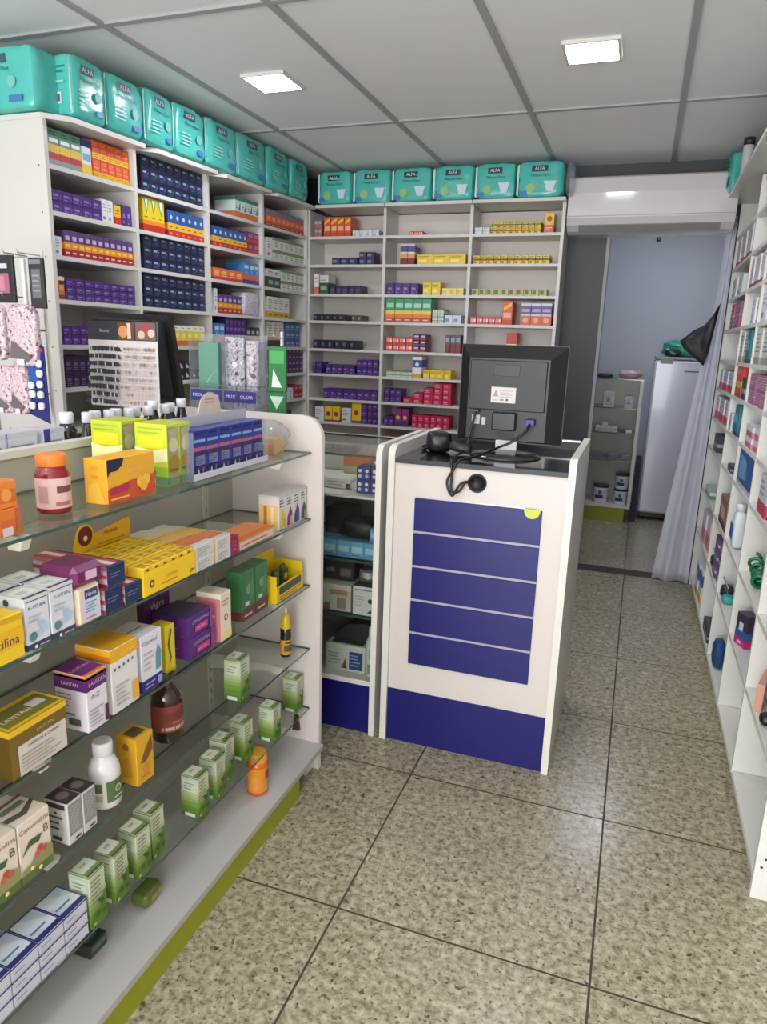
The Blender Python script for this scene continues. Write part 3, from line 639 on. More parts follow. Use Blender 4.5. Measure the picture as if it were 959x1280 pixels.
for (b, l, x0, x1, h, nc, nl, stl, desc) in BACK_ROWS:
    w = (x1 - x0) / nc; hh = h / nl; z = BN[l] if l < len(BN) else .7
    where = '%s shelf, %s, back wall' % ('top' if l == 0 else ORD[l], BBN[b])
    def at(i, k): return (x0 + w * (i + .5), 4.268 + (i % 2) * .003, z + 0.0004 + hh * k)
    row(desc, where, desc + ' row on the back wall unit', nc, nl, w, 0.11, hh, stl, at, 0)

STUFF.obj('medicine_boxes', None, label='small stacked medicine boxes scattered along the back wall shelves', cat='medicine boxes', kind='stuff')
# ------------------------------------------------------------------ diaper packs on top of the units
TEAL = M((84, 190, 178), 0.25, vary=0.12, scale=14, bump=0.25, name='teal_pack_film')
TEALD = (36, 130, 128)
def pack_mesh(w, d, h, seed, kind=0):
    mb = MB(); mb.soft(w, d, h, TEAL, e=8, n=10, wr=0.06, seed=seed * 3.1)
    F = [('r', .30, .70, .66, .86, (34, 52, 60)), ('t', 'ALFA', .48, .78, .085, (232, 236, 238)), ('t', 'Mature Pant', .5, .60, .075, (20, 84, 88)),
         ('c', .30, .26, min(w, h) * .13, (150, 196, 110)), ('p', ((.58, .44), (.86, .44), (.80, .16), (.66, .16)), (206, 222, 232)), ('r', .06, .07, .22, .19, (60, 120, 190))]
    if kind == 1:
        F = [('r', .26, .72, .62, .86, (60, 92, 104)), ('t', 'ALFA', .44, .79, .08, (222, 226, 232)), ('t', 'Mature Pant', .5, .63, .07, (20, 84, 92)), ('r', .64, .12, .84, .22, (60, 120, 190)), ('c', .7, .42, h * .09, (116, 190, 192)), ('l', .12, .2, .5, .46, 4, (150, 214, 206))]
    mb.decals((-w / 2, -d / 2, 0), (1, 0, 0), (0, 0, 1), (0, -1, 0), w, h, F, 0.0022)
    if kind == 2: pass
    mb.decals((-w / 2, d / 2, 0), (0, -1, 0), (0, 0, 1), (-1, 0, 0), d, h, [('l', .2, .66, .8, .82, 2, TEALD), ('r', .3, .2, .62, .38, (222, 226, 230)), ('r', .36, .23, .58, .35, (110, 80, 110)), ('l', .2, .5, .8, .58, 1, (150, 214, 206))], 0.0022)
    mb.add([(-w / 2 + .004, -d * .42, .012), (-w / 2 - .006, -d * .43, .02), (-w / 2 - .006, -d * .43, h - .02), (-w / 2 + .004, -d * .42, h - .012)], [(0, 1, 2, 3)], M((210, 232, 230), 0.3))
    return mb.mesh('pack')
pz = lambda y: zl(y, 2.135) + 0.019
ed = [2.20, 2.385, 2.60, 2.80, 3.035, 3.31, 3.60, 3.865, 4.11]
lab0 = ['teal diaper pack at the near end of the left unit, its end showing too', 'teal diaper pack second from the near end of the left row', 'teal diaper pack third in the left row, above the second bay edge', 'teal diaper pack fourth in the left row', 'teal diaper pack fifth in the left row, level with the left lamp', 'teal diaper pack sixth in the left row', 'teal diaper pack seventh in the left row', 'teal diaper pack eighth in the left row, next to the corner']
G = 'teal diaper packs on top of the shelving'
me = pack_mesh(.30, .19, .205, 1, 1)
put(me, 'diaper_pack', None, (-2.185, 2.215 - .02, pz(2.2)), 0, 'teal diaper pack at the far left end facing the shop front', 'diaper pack', G)
for i in range(8):
    y0, y1 = ed[i], ed[i + 1]; w = y1 - y0 - .016; y = (y0 + y1) / 2
    dd = .20 if i else .13
    h = (2.352 - pz(y)) if i > 1 else .203
    me = pack_mesh(w, dd, min(h, .212), 2 + i, 1)
    put(me, 'diaper_pack', None, (-1.968 - dd / 2, y, pz(y)), PI / 2 + (random.random() - .5) * .05, lab0[i], 'diaper pack', G)
bx = [-1.965, -1.735, -1.489, -1.24, -.993, -.757, -.497]
lab1 = ['leftmost teal diaper pack of the back row, against the corner', 'second teal diaper pack of the back row', 'third teal diaper pack of the back row', 'fourth teal diaper pack of the back row', 'fifth teal diaper pack of the back row', 'rightmost teal diaper pack of the back row, beside the air conditioner']
for i in range(6):
    w = bx[i + 1] - bx[i] - .014
    put(pack_mesh(w, .2, .19, 20 + i, 0), 'diaper_pack', None, ((bx[i] + bx[i + 1]) / 2, 4.31, 2.154), (random.random() - .5) * .04, lab1[i], 'diaper pack', G)
mb = MB(); mb.soft(.045, .12, .17, PLASTIC, e=3, wr=.12, seed=2); mb.obj('plastic_wrapper', None, (-.463, 4.20, 2.154), 0, 'crumpled clear plastic wrapper hanging at the right end of the back row', cat='plastic bag')

# ------------------------------------------------------------------ air conditioner
t = thing('air_conditioner', 'long white split air conditioner above the storeroom doorway', 'air conditioner', (-.05, 4.27, 1.98))
ACW = M((212, 204, 202), 0.10, name='glossy_white_plastic', coat=0.6)
prof = [(0.0, .075), (.02, .04), (.06, .012), (.10, 0.0), (.228, 0.0), (.228, .285), (.02, .285), (.004, .275), (-.004, .2)]
MB().prism(prof, 'x', -.425, .425, ACW).obj('body', t)
MB().prism([(.0185, .0415), (.06, .0125), (.057, .007), (.014, .037)], 'x', -.36, .36, M((150, 148, 148), 0.4)).obj('louvre', t)
MB().box(-.434, .0, .082, .424, .003, .085, M((150, 146, 146), 0.4), None).obj('seam', t, loc=(0, -.0035, 0))
mb = MB(); mb.box(-.0, 0, 0, .006, .004, .026, M((120, 118, 118), 0.4)); mb.obj('status_light', t, loc=(.375, .02, .045))

# ------------------------------------------------------------------ display gondola with glass shelves
GZ = [(1.0454, 1.0396), (.852, .8399), (.6449, .6305), (.4452, .422), (.2387, .2184), (.095, .095)]
def gz(s, y):
    a, b = GZ[s]; return a + (b - a) * (y - .724) / 1.139
GX0, GXF, GY0, GY1 = -1.15, -.880, .38, 1.867
u = thing('display_gondola', 'white double-sided gondola with glass shelves and lime green kick board in the foreground', 'shelving unit', (-1.2, GY1, 0))
at0(MB().box(-1.17, GY0 + .018, .096, -1.15, GY1, 1.113, GREYP), 'back_panel')
at0(MB().box(-1.174, GY0 + .018, 1.113, -1.146, GY1, 1.128, CREAM), 'top_rail')
for y in (.84, 1.718): 
    mb = MB(); mb.box(-1.15, y - .013, .097, -1.147, y + .013, 1.10, M((196, 192, 180), .4))
    for k in range(26): mb.box(-1.147, y - .002, .14 + k * .036, -1.1466, y + .002, .155 + k * .036, M((90, 88, 80), .6))
    at0(mb, 'slotted_upright')
def rpoly(x0, x1, z1, r):
    P = [(x0, 0), (x1, 0)]
    for k in range(9): a = PI / 2 * k / 8; P.append((x1 - r + r * math.cos(a), z1 - r + r * math.sin(a)))
    for k in range(9): a = PI / 2 + PI / 2 * k / 8; P.append((x0 + r + r * math.cos(a), z1 - r + r * math.sin(a)))
    return P
for y in (GY1, GY0):
    at0(MB().prism(rpoly(-1.49, -.848, 1.144, .065), 'y', y, y + .018, WARM, CREAM), 'end_panel')
at0(MB().box(-1.15, GY0 + .018, .078, -.832, GY1 - .0005, .095, M((192, 188, 184), .4, vary=.06, scale=9), M((176, 172, 164), .5)), 'base_board')
at0(MB().box(-.856, GY0 + .018, 0.0, -.841, 1.715, .078, OLIVE), 'kick_board')
at0(MB().box(-1.15, 1.6, 0.0, -1.13, GY1, .078, WHITE).box(-.90, 1.82, 0, -.87, GY1 - .001, .078, WHITE), 'base_support')
at0(MB().box(-1.49, GY0 + .018, .078, -1.17, GY1 - .0005, .095, WHITE).box(-1.47, GY0 + .018, 0, -1.455, GY1, .078, OLIVE), 'rear_base_board')
for s_ in range(5):
    y0, y1 = GY0 + .03, GY1 - .004; za, zb = gz(s_, y0), gz(s_, y1); t = .006
    def q(x0, x1): return [(x0, y0, za - t), (x1, y0, za - t), (x1, y1, zb - t), (x0, y1, zb - t), (x0, y0, za), (x1, y0, za), (x1, y1, zb), (x0, y1, zb)]
    at0(MB().hexa(q(-1.146, GXF), GLASS, GEDGE), 'glass_shelf'); at0(MB().hexa(q(-1.425, -1.174), GLASS, GEDGE), 'glass_shelf')
    for y in (.84, 1.718):
        z = gz(s_, y) - t - .0005
        mb = MB(); mb.prism([(-1.147, z), (-1.147, z - .05), (-1.12, z - .045), (-.923, z - .017), (-.915, z - .017), (-.915, z)], 'y', y - .002, y + .002, CREAM)
        mb.prism([(-.930, z), (-.930, z - .024), (-.905, z - .024), (-.895, z)], 'y', y - .009, y + .009, CREAM); at0(mb, 'bracket')
# small black clip at the foot of the end panel
MB().prism([(-.012, 0), (.012, 0), (.006, .05), (-.006, .05)], 'y', -.012, 0, M((60, 58, 54), .5)).obj('panel_clip', u, (-.925 + 1.2, -.0005, .13))

PUR = (92, 30, 104); GOLD = (222, 168, 20)
def carton(name, s_, y0, y1, xf, h, d, style, label, rz=0, group=None, lift=0, cat='carton', gap=.001):
    w = y1 - y0 - gap; me = box_mesh(w, d, h, style, name)
    y = (y0 + y1) / 2
    return put(me, name, None, (xf, y, gz(s_, y) + .0012 + lift), PI / 2 + rz, label, cat, group)
def bottle(name, loc, parts, label, cat='bottle', group=None, n=28):
    """parts: list of (part_name, profile, material, decals or None)"""
    t = thing(name, label, cat, loc, group=group)
    for pn, prof, m in parts: MB().lathe(prof, m, n).obj(pn, t)
    return t
def wraplabel(t, r, z0, z1, m, marks=(), a0=0, a1=2 * PI, name='paper_label', n=28):
    mb = MB(); k = max(2, int(n * (a1 - a0) / (2 * PI)))
    vs = []; fs = []
    for i in range(k + 1):
        a = a0 + (a1 - a0) * i / k; vs += [(r * math.cos(a), r * math.sin(a), z0), (r * math.cos(a), r * math.sin(a), z1)]
    for i in range(k): fs.append((2 * i, 2 * i + 2, 2 * i + 3, 2 * i + 1))
    mb.add(vs, fs, m, True)
    for (b0, b1, c0, c1, col) in marks:
        vs = []; fs = []; kk = 6
        for i in range(kk + 1):
            a = b0 + (b1 - b0) * i / kk; vs += [((r + .0004) * math.cos(a), (r + .0004) * math.sin(a), c0), ((r + .0004) * math.cos(a), (r + .0004) * math.sin(a), c1)]
        for i in range(kk): fs.append((2 * i, 2 * i + 2, 2 * i + 3, 2 * i + 1))
        mb.add(vs, fs, ink(col), True)
    return mb.obj(name, next((c for c in t.children if c.name.startswith('body')), t))

# --- first (top) shelf
OR = S((226, 112, 40), [], [('r', .1, .1, .7, .6, (214, 96, 34)), ('r', .12, -.0, .55, .32, (214, 196, 196)), ('r', .72, .0, .98, 1, (176, 100, 60))], T=[('r', .15, .3, .55, .8, (206, 196, 206))])
OR2 = S((232, 130, 40), [], [('r', .05, .2, .95, .7, (216, 100, 30)), ('c', .5, .5, .01, (240, 150, 60))], T=[('r', .15, .3, .55, .8, (206, 196, 206))])
carton('carton', 0, 0.7932, 0.8396, -0.9023, 0.0425, 0.0965, OR, 'orange box with white price sticker, bottom of the stack at the left edge')
carton('carton', 0, 0.7932, 0.8357, -0.9052, 0.0425, 0.0965, OR2, 'orange box second from the bottom of the left edge stack, top shelf', lift=0.0429)
carton('carton', 0, 0.743, 0.7913, -0.9023, 0.0425, 0.0965, OR, 'orange box lowest in the stack cut by the left picture edge')
carton('carton', 0, 0.743, 0.7913, -0.9032, 0.0425, 0.0965, OR2, 'orange box in the middle of the stack cut by the left edge', lift=0.0429)
carton('carton', 0, 0.743, 0.7894, -0.9032, 0.0425, 0.0965, OR, 'orange box on top of the stack cut by the left edge', lift=0.0859)
RED = M((140, 24, 36), .2, coat=.4); r = .029
t = bottle('pill_bottle', (-0.965, 0.9698, gz(0, 0.965) + .001), [
    ('body', [(r * .92, 0), (r, .004), (r, .068), (r * .93, .076), (r * .78, .082), (r * .78, .086)], RED),
    ('cap', [(r * .86, .083), (r * .88, .085), (r * .88, .101), (r * .8, .105)], M((236, 128, 44), .35))], 'dark red vitamin bottle with orange cap and pale label on the top glass shelf')
wraplabel(t, r + .0006, .010, .064, M((226, 186, 184), .5), [(-.6, .5, .038, .05, (120, 70, 60)), (-.7, .2, .015, .022, (180, 110, 110)), (-1.7, -1.1, .02, .05, (200, 150, 150))])
YO = S((244, 172, 36), [], [('p', ((0, 0), (1, 0), (1, .5), (.75, .42), (.5, .45), (0, .32)), (214, 80, 36)), ('p', ((.0, 1), (.34, .99), (.30, .82), (.18, .72), (.06, .72), (0, .6)), (34, 34, 60)), ('t', 'vitamina', .55, .68, .10, (250, 190, 110)), ('p', ((.04, .2), (.44, .26), (.44, .4), (.04, .36)), (190, 40, 80)), ('l', .04, .04, .5, .16, 1, (250, 180, 90)), ('c', .66, .36, .012, (250, 190, 60)), ('c', .78, .38, .012, (250, 200, 60)), ('c', .72, .26, .012, (250, 180, 40))],
       L=[('p', ((.1, 0), (.9, .0), (.6, .5), (.2, .4)), (252, 190, 60)), ('l', .3, .5, .7, .9, 2, (240, 150, 20))])
carton('carton', 0, 1.049, 1.1898, -0.9148, 0.0849, 0.0531, YO, 'yellow and orange vitamin carton lying beside the red bottle, top glass shelf')
LM = S((200, 214, 40), [(0, .14, (90, 140, 100)), (.14, .30, (150, 200, 30))], [('r', .05, .12, .95, .95, (158, 158, 96)), ('p', ((.1, .9), (.9, .96), (.8, .7), (.3, .72)), (180, 172, 130)), ('c', .5, .66, .016, (206, 200, 150)), ('c', .5, .34, .02, (170, 130, 40)), ('r', .1, .02, .9, .12, (120, 140, 110)), ('l', .1, .2, .9, .3, 1, (90, 110, 50))],
       L=[('p', ((0, .3), (1, .4), (1, .62), (.5, .56), (0, .62)), (244, 240, 170)), ('r', .1, .6, .9, .8, (240, 226, 20)), ('l', .1, .82, .9, .96, 2, (160, 190, 40)), ('r', .12, .02, .62, .1, (226, 236, 226)), ('c', .5, .2, .012, (60, 150, 110))])
for i, (xx, yy, lab) in enumerate([(-0.9283, 1.2506, 'lime and yellow tea carton, near one of the front pair, top glass shelf'), (-0.9283, 1.2941, 'lime and yellow tea carton, far one of the front pair beside the blue row'), (-1.0374, 1.2429, 'lime tea carton behind, left of the gap, top glass shelf'), (-1.0374, 1.2883, 'lime tea carton at the back, hidden mostly behind its pair')]):
    carton('tea_carton', 0, yy, yy + 0.0434, xx, 0.1312, 0.082, LM, lab, group='lime tea cartons on the top glass shelf')
BL = S((44, 56, 150), [(0, .02, (60, 60, 140))], [('r', 0, .42, 1, .6, (52, 34, 90)), ('r', 0, .56, 1, .64, (176, 92, 130)), ('r', .06, .74, .94, .80, (130, 164, 220)), ('r', .14, .26, .86, .46, (120, 120, 166)), ('l', .18, .28, .8, .44, 3, (70, 74, 140)), ('r', 0, 0, 1, .24, (40, 34, 92)), ('p', ((.2, .06), (.45, .06), (.32, .2)), (206, 206, 236)), ('p', ((.6, .06), (.7, .06), (.75, .2), (.65, .2)), (130, 110, 180)), ('l', .1, .86, .9, .98, 1, (24, 32, 90))], L=[('r', .1, .05, .9, .95, (40, 50, 170))])
for i in range(6):
    carton('carton', 0, 1.3278 + i * 0.0521, 1.378 + i * 0.0521, -0.9167, 0.1081, 0.0483, BL, 'dark blue carton in the clear tray, %s from the left, top glass shelf' % ORD[i], group='dark blue cartons in the clear tray', lift=0.0034)
t = thing('display_tray', 'clear counter tray holding the row of dark blue cartons, with a rounded header', 'display tray', (-0.91, 1.4822, gz(0, 1.4822) + .001))
mb = MB(); mb.box(-.062, -.167, 0, .004, .167, .0018, PLASTIC); mb.box(.002, -.167, .0018, .004, .167, .016, M((206, 204, 214), .4)); mb.box(-.062, -.1685, .0018, .004, -.1672, .11, PLASTIC); mb.box(-.062, .1672, .0018, .004, .1685, .11, PLASTIC); mb.box(-.0625, -.167, .0018, -.0612, .167, .135, M((196, 192, 200), .4)); mb.obj('tray', t)
HP = [(-.05, .1355), (.05, .1355)] + [(.045 * math.cos(a), .150 + .036 * math.sin(a)) for a in [PI * k / 12 for k in range(13)]]
MB().prism(HP, 'x', -.0625, -.0612, M((214, 196, 184), .45)).obj('header_card', t)
mb = MB(); mb.decals((-.0610, -.05, .136), (0, 1, 0), (0, 0, 1), (1, 0, 0), .1, .05, [('l', .28, .45, .72, .75, 2, (190, 130, 110))]); mb.obj('lettering', t)
# clear bag with orange sweets
t = thing('plastic_bag', 'clear crumpled bag with orange and yellow packs, right end of top glass shelf', 'bag', (-0.965, 1.737, gz(0, 1.737) + .001))
MB().soft(.10, .16, .098, PLASTIC, e=2.6, wr=.25, seed=9).obj('film', t)
mb = MB(); mb.bbox(-.035, -.06, .003, .03, -.005, .038, M((226, 120, 60), .4)); mb.bbox(-.035, .003, .003, .03, .06, .046, M((226, 176, 50), .4)); mb.obj('contents', t)

# --- second shelf
YC = S((238, 196, 24), [], [('r', 0, .3, 1, .7, (236, 176, 20)), ('t', 'cilina', .86, .46, .2, (24, 44, 80)), ('r', 0, .88, 1, .97, (214, 160, 20))], T=[('r', .1, .1, .9, .9, (226, 200, 40))])
carton('carton', 1, 0.579, 0.8, -0.8791, 0.0753, 0.0965, YC, 'yellow carton with dark blue lettering cut by the left picture edge, second shelf')
KV = S((214, 214, 222), [(0, .13, (56, 66, 92)), (.93, 1, (206, 206, 206))], [('t', 'K-VITAN', .5, .80, .07, (70, 74, 90)), ('r', .06, .92, .94, .935, (60, 64, 70)), ('c', .25, .26, .008, (90, 130, 130)), ('c', .6, .45, .006, (160, 190, 220)), ('c', .72, .36, .007, (170, 196, 222)), ('c', .5, .3, .005, (170, 196, 222)), ('l', .1, .5, .6, .68, 2, (170, 174, 190)), ('c', .3, .065, .003, (220, 226, 236)), ('l', .45, .04, .9, .09, 1, (180, 186, 200))],
       L=[('l', .15, .3, .85, .8, 4, (160, 162, 172)), ('c', .3, .88, .006, (60, 66, 80))], T=[('r', .1, .25, .9, .85, (228, 228, 216)), ('r', 0, 0, 1, .1, (60, 64, 66)), ('r', .2, .35, .6, .6, (190, 200, 206))])
G = 'white cartons with slate base on the second shelf'
carton('vitamin_carton', 1, 0.8087, 0.8593, -0.8839, 0.0907, 0.0531, KV, 'white carton with slate base and droplets, right behind the yellow one', group=G)
carton('vitamin_carton', 1, 0.8608, 0.9148, -0.8839, 0.0936, 0.0531, KV, 'white carton with slate base, left of the purple lidded tub', group=G)
carton('vitamin_carton', 1, 0.8087, 0.8593, -0.9418, 0.0907, 0.0531, KV, 'white carton with slate base, second row, left', group=G)
carton('vitamin_carton', 1, 0.8608, 0.9148, -0.9418, 0.0936, 0.0531, KV, 'white carton with slate base, second row, right', group=G)
carton('vitamin_carton', 1, 0.772, 0.8067, -0.9553, 0.0907, 0.0531, KV, 'white carton with slate base standing behind the yellow carton', group=G)
t = thing('milk_powder_tub', 'cream square tub with rounded plum purple lid on the second shelf', 'tub', (-0.883, 0.9505, gz(1, 0.9505) + .0012), PI / 2)
mb = MB(); mb.bbox(-.030, 0, 0, .030, .062, .072, M((226, 206, 178), .4), .006)
mb.decals((-.030, 0, 0), (1, 0, 0), (0, 0, 1), (0, -1, 0), .06, .072, [('r', .2, .08, .92, .72, (206, 206, 220)), ('r', .3, .66, .84, .9, (58, 60, 116)), ('t', 'Nesta', .57, .78, .1, (226, 226, 236)), ('l', .3, .3, .8, .6, 4, (120, 130, 180)), ('l', .3, .12, .8, .22, 1, (190, 130, 140))], .0005)
mb.decals((-.030, .062, 0), (0, -1, 0), (0, 0, 1), (-1, 0, 0), .062, .072, [('p', ((.2, .2), (.9, .1), (.8, .9), (.4, .8)), (238, 206, 170))], .0005); mb.obj('body', t)
mb = MB(); mb.bbox(-.038, -.004, .0725, .038, .080, .112, M((110, 30, 84), .35), .010); mb.decals((-.038, -.004, .0725), (1, 0, 0), (0, 0, 1), (0, -1, 0), .076, .04, [('r', .35, .3, .72, .7, (214, 176, 206))], .0005); mb.obj('lid', t)
NV = S((32, 42, 84), [], [('l', .14, .4, .8, .68, 2, (96, 112, 166)), ('r', .04, .04, .96, .08, (70, 80, 130))], L=[('r', 0, 0, 1, 1, (206, 190, 196)), ('r', 0, .0, 1, .2, (150, 44, 60)), ('r', 0, .45, 1, .62, (190, 60, 72)), ('r', 0, .82, 1, 1, (196, 120, 130))], T=[('r', 0, .02, .3, 1, (196, 64, 76)), ('r', .3, .02, .62, 1, (226, 210, 212)), ('r', .62, .02, .8, 1, (196, 64, 76))])
carton('carton', 1, 0.9882, 1.0383, -0.883, 0.0483, 0.1737, NV, 'navy fronted carton with red stripes, lower left of the three')
carton('carton', 1, 1.0422, 1.0943, -0.883, 0.0405, 0.1737, NV, 'navy fronted carton with red stripes, lower right, touching the yellow display')
carton('carton', 1, 0.9997, 1.0499, -0.8849, 0.0415, 0.1737, NV, 'navy fronted carton with red stripes lying on top of two others', lift=0.0487)
YEL = M((244, 200, 30), .4)
t = thing('display_box', 'bright yellow counter display with brown round emblem on its raised header', 'display box', (-0.8791, 1.1812, gz(1, 1.1812) + .0012), PI / 2)
mb = MB(); w = .174; mb.box(-w / 2, 0, 0, w / 2, .002, .052, YEL); mb.box(-w / 2, 0, 0, w / 2, .17, .0018, YEL); mb.box(-w / 2, .002, .0018, -w / 2 + .0018, .17, .045, YEL); mb.box(w / 2 - .0018, .002, .0018, w / 2, .17, .045, YEL)
mb.decals((-w / 2, 0, 0), (1, 0, 0), (0, 0, 1), (0, -1, 0), w, .052, [('c', .14, .46, .008, (110, 50, 20)), ('c', .14, .46, .004, (240, 190, 40)), ('t', 'LARANJA', .52, .5, .16, (200, 130, 20)), ('l', .3, .2, .7, .34, 1, (206, 140, 20)), ('p', ((.86, .14), (.98, .3), (.9, .34)), (90, 130, 40))], .0005)
mb.decals((-w / 2, .17, 0), (0, -1, 0), (0, 0, 1), (-1, 0, 0), .17, .045, [('l', .1, .2, .8, .8, 3, (230, 160, 20))], .0005); mb.obj('tray', t)
mb = MB(); BRN = (112, 34, 22)
hp = [(-w / 2, .0), (w / 2, .0), (w / 2, .112), (-.03, .098)] + [(-.052 + .0 + .026 * math.cos(a), .098 + .026 * math.sin(a)) for a in [.2 + 2.6 * k / 10 for k in range(11)]] + [(-w / 2, .08)]
mb.prism(hp, 'y', .1702, .1715, M((232, 180, 26), .45)); mb.decals((-w / 2, .1702, 0), (1, 0, 0), (0, 0, 1), (0, -1, 0), w, .11, [('c', .20, .90, .021, BRN), ('c', .20, .86, .006, (236, 200, 190)), ('t', 'LARANJA', .62, .84, .10, (170, 90, 20)), ('l', .4, .56, .9, .7, 2, (200, 130, 20))], .0005); mb.obj('header_card', t)
YB_ = S((242, 200, 36), [], [('c', .5, .84, .0055, BRN)], T=[('r', .1, .1, .9, .2, (206, 150, 20)), ('r', .1, .55, .9, .62, (206, 150, 20)), ('l', .2, .3, .8, .5, 1, (170, 110, 20))])
for i in range(6):
    for j in range(4):
        y = 1.181 - .0836 + .0279 * (i + .5); dz = .058 + .002 * j; z = gz(1, 1.181) + .0035
        me = box_mesh(.0268, .0375, dz, YB_)
        put(me, 'small_carton', None, (-.8825 - .0415 * j, y, z), PI / 2, 'small yellow box in the yellow display, %s column, %s row from the front' % (ORD[i], ORD[j]), 'carton', 'small yellow boxes in the yellow display')
WH = S((214, 208, 206), [], [('l', .1, .12, .8, .8, 4, (160, 160, 150)), ('r', .0, .0, .06, 1, (240, 220, 170))], L=[('r', 0, 0, 1, 1, (226, 190, 120))], T=[('r', 0, .1, 1, .34, (222, 116, 60)), ('r', 0, .34, 1, .62, (232, 176, 60)), ('r', 0, .62, 1, .8, (226, 204, 150))])
for (y0, y1, h, nm) in ((1.2719, 1.3471, 0.0299, 'left'), (1.3539, 1.4185, 0.028, 'right')):
    for k in range(2): carton('carton', 1, y0, y1, -0.881, h, 0.193, WH, '%s long white and orange carton, %s pile beside the yellow display' % (('lower', 'upper')[k], nm), lift=k * (h + .0005))
RB = S((150, 30, 60), [], [('l', .1, .2, .8, .8, 3, (190, 90, 110))], T=[('r', 0, .1, 1, .5, (226, 214, 210)), ('r', 0, .5, 1, .8, (120, 170, 120))])
carton('carton', 1, 1.4224, 1.4552, -0.881, 0.0463, 0.193, RB, 'dark crimson fronted carton between white cartons and the flat orange one')
OF = S((232, 130, 60), [], [('r', .02, .05, .98, .8, (226, 196, 170)), ('l', .05, .2, .9, .6, 1, (180, 110, 80))], T=[('r', 0, 0, 1, .2, (226, 110, 40))])
carton('carton', 1, 1.461, 1.6405, -0.8849, 0.0261, 0.0868, OF, 'flat orange carton lying at the foot of the four tall cartons')
for i, (c1, c2) in enumerate([((226, 196, 60), (206, 170, 70)), ((150, 30, 84), (190, 170, 190)), ((34, 54, 130), (90, 110, 160)), ((44, 70, 60), (130, 140, 110))]):
    TS = S((216, 212, 206), [(.93, 1, (200, 194, 186))], [('l', .1, .64, .8, .9, 3, (70, 74, 90)), ('p', ((.1, .04), (.9, .04), (.85, .4), (.55, .6), (.4, .45), (.15, .3)), c1), ('r', .55, .06, .92, .3, c2)], L=[('r', .05, .0, .95, .72, (240, 196, 100)), ('r', .25, .04, .42, .68, (206, 120, 60)), ('r', .62, .04, .74, .68, (244, 220, 190))])
    carton('gel_carton', 1, 1.6839 + i * 0.0439, 1.7264 + i * 0.0439, -0.8926, 0.0965, 0.0627, TS, 'tall white carton with %s tube printed on it, second shelf right end' % ['yellow', 'magenta', 'blue', 'dark green'][i])
# --- third shelf
GB = S((120, 92, 24), [(.86, 1, (232, 184, 20))], [('r', .12, .02, .97, .62, (206, 194, 184)), ('t', 'LAVITAN', .6, .74, .07, (190, 170, 120)), ('t', 'CABELOS & UNHAS', .56, .54, .06, (90, 74, 40)), ('l', .16, .08, .9, .44, 5, (170, 156, 140))], L=[('r', 0, 0, 1, .86, (104, 78, 16))], T=[('r', .05, .1, .95, .86, (126, 116, 40)), ('t', 'LAVITAN', .35, .4, .14, (230, 226, 190)), ('r', .62, .35, .86, .65, (206, 206, 190))])
carton('vitamin_carton', 2, 0.7585, 0.8801, -0.8859, 0.0907, 0.0724, GB, 'wide gold and bronze vitamin carton at the left end of the third shelf')
AZ = S((222, 214, 218), [(.72, .96, PUR), (.92, 1, (226, 130, 30))], [('t', 'LAVITAN', .55, .83, .07, (222, 170, 214)), ('t', 'A-Z', .4, .60, .08, (90, 80, 96)), ('l', .1, .08, .75, .4, 5, (170, 160, 170)), ('r', .82, .04, .99, .34, (90, 40, 60))], L=[('t', 'LAVITAN', .5, .82, .06, (230, 190, 226)), ('l', .08, .4, .6, .66, 4, (150, 140, 160)), ('r', .4, .1, .78, .22, (90, 84, 90)), ('l', .25, .24, .8, .34, 1, (120, 110, 120))], T=[('r', 0, 0, 1, .1, (232, 140, 30)), ('r', .0, .1, 1, 1, (118, 40, 124)), ('t', 'LAVITAN', .5, .5, .12, (230, 190, 226))])
carton('vitamin_carton', 2, 0.9235, 0.9775, -0.881, 0.1129, 0.0724, AZ, 'white vitamin carton with deep purple top band, front of third shelf')
LY_ = S((226, 220, 214), [(.80, 1, (240, 172, 20))], [('t', 'LAVITAN', .6, .88, .05, (250, 214, 110)), ('r', .1, .66, .16, .7, (70, 70, 80)), ('r', .26, .67, .32, .71, (70, 70, 80)), ('r', .42, .68, .48, .72, (70, 70, 80)), ('r', .58, .69, .64, .73, (70, 70, 80)), ('r', .74, .7, .8, .74, (70, 70, 80)), ('l', .1, .1, .6, .45, 5, (176, 170, 170)), ('r', .72, .06, .96, .36, (236, 176, 50))], L=[('r', 0, .8, 1, .9, (222, 130, 20))], T=[('r', .1, .5, .9, .9, (226, 170, 30))])
carton('vitamin_carton', 2, 0.994, 1.0712, -0.8849, 0.1341, 0.082, LY_, 'tallest white vitamin carton with golden yellow top, third shelf')
WB = S((222, 220, 224), [(0, .22, (50, 44, 130))], [('t', 'Calcimed', .42, .86, .07, (80, 80, 100)), ('p', ((.66, .3), (.9, .3), (.94, .6), (.8, .76), (.68, .6)), (90, 150, 170)), ('l', .1, .36, .6, .72, 4, (200, 170, 176)), ('l', .1, .04, .6, .18, 2, (150, 150, 206)), ('r', .72, .04, .92, .18, (150, 150, 200))], T=[('l', .1, .4, .9, .6, 1, (150, 150, 150))])
carton('vitamin_carton', 2, 1.0847, 1.1522, -0.8878, 0.1245, 0.0772, WB, 'white carton with indigo base and blue figure, third shelf')
YS = S((222, 196, 30), [], [('p', ((.3, .1), (.6, .3), (.4, .6), (.7, .9), (.5, .92), (.2, .6), (.4, .3)), (110, 96, 30)), ('r', .0, 0, 1, .06, (170, 160, 40))])
carton('carton', 2, 1.1841, 1.2159, -0.9023, 0.1081, 0.0386, YS, 'narrow yellow carton between the indigo based and purple ones', rz=-.08)
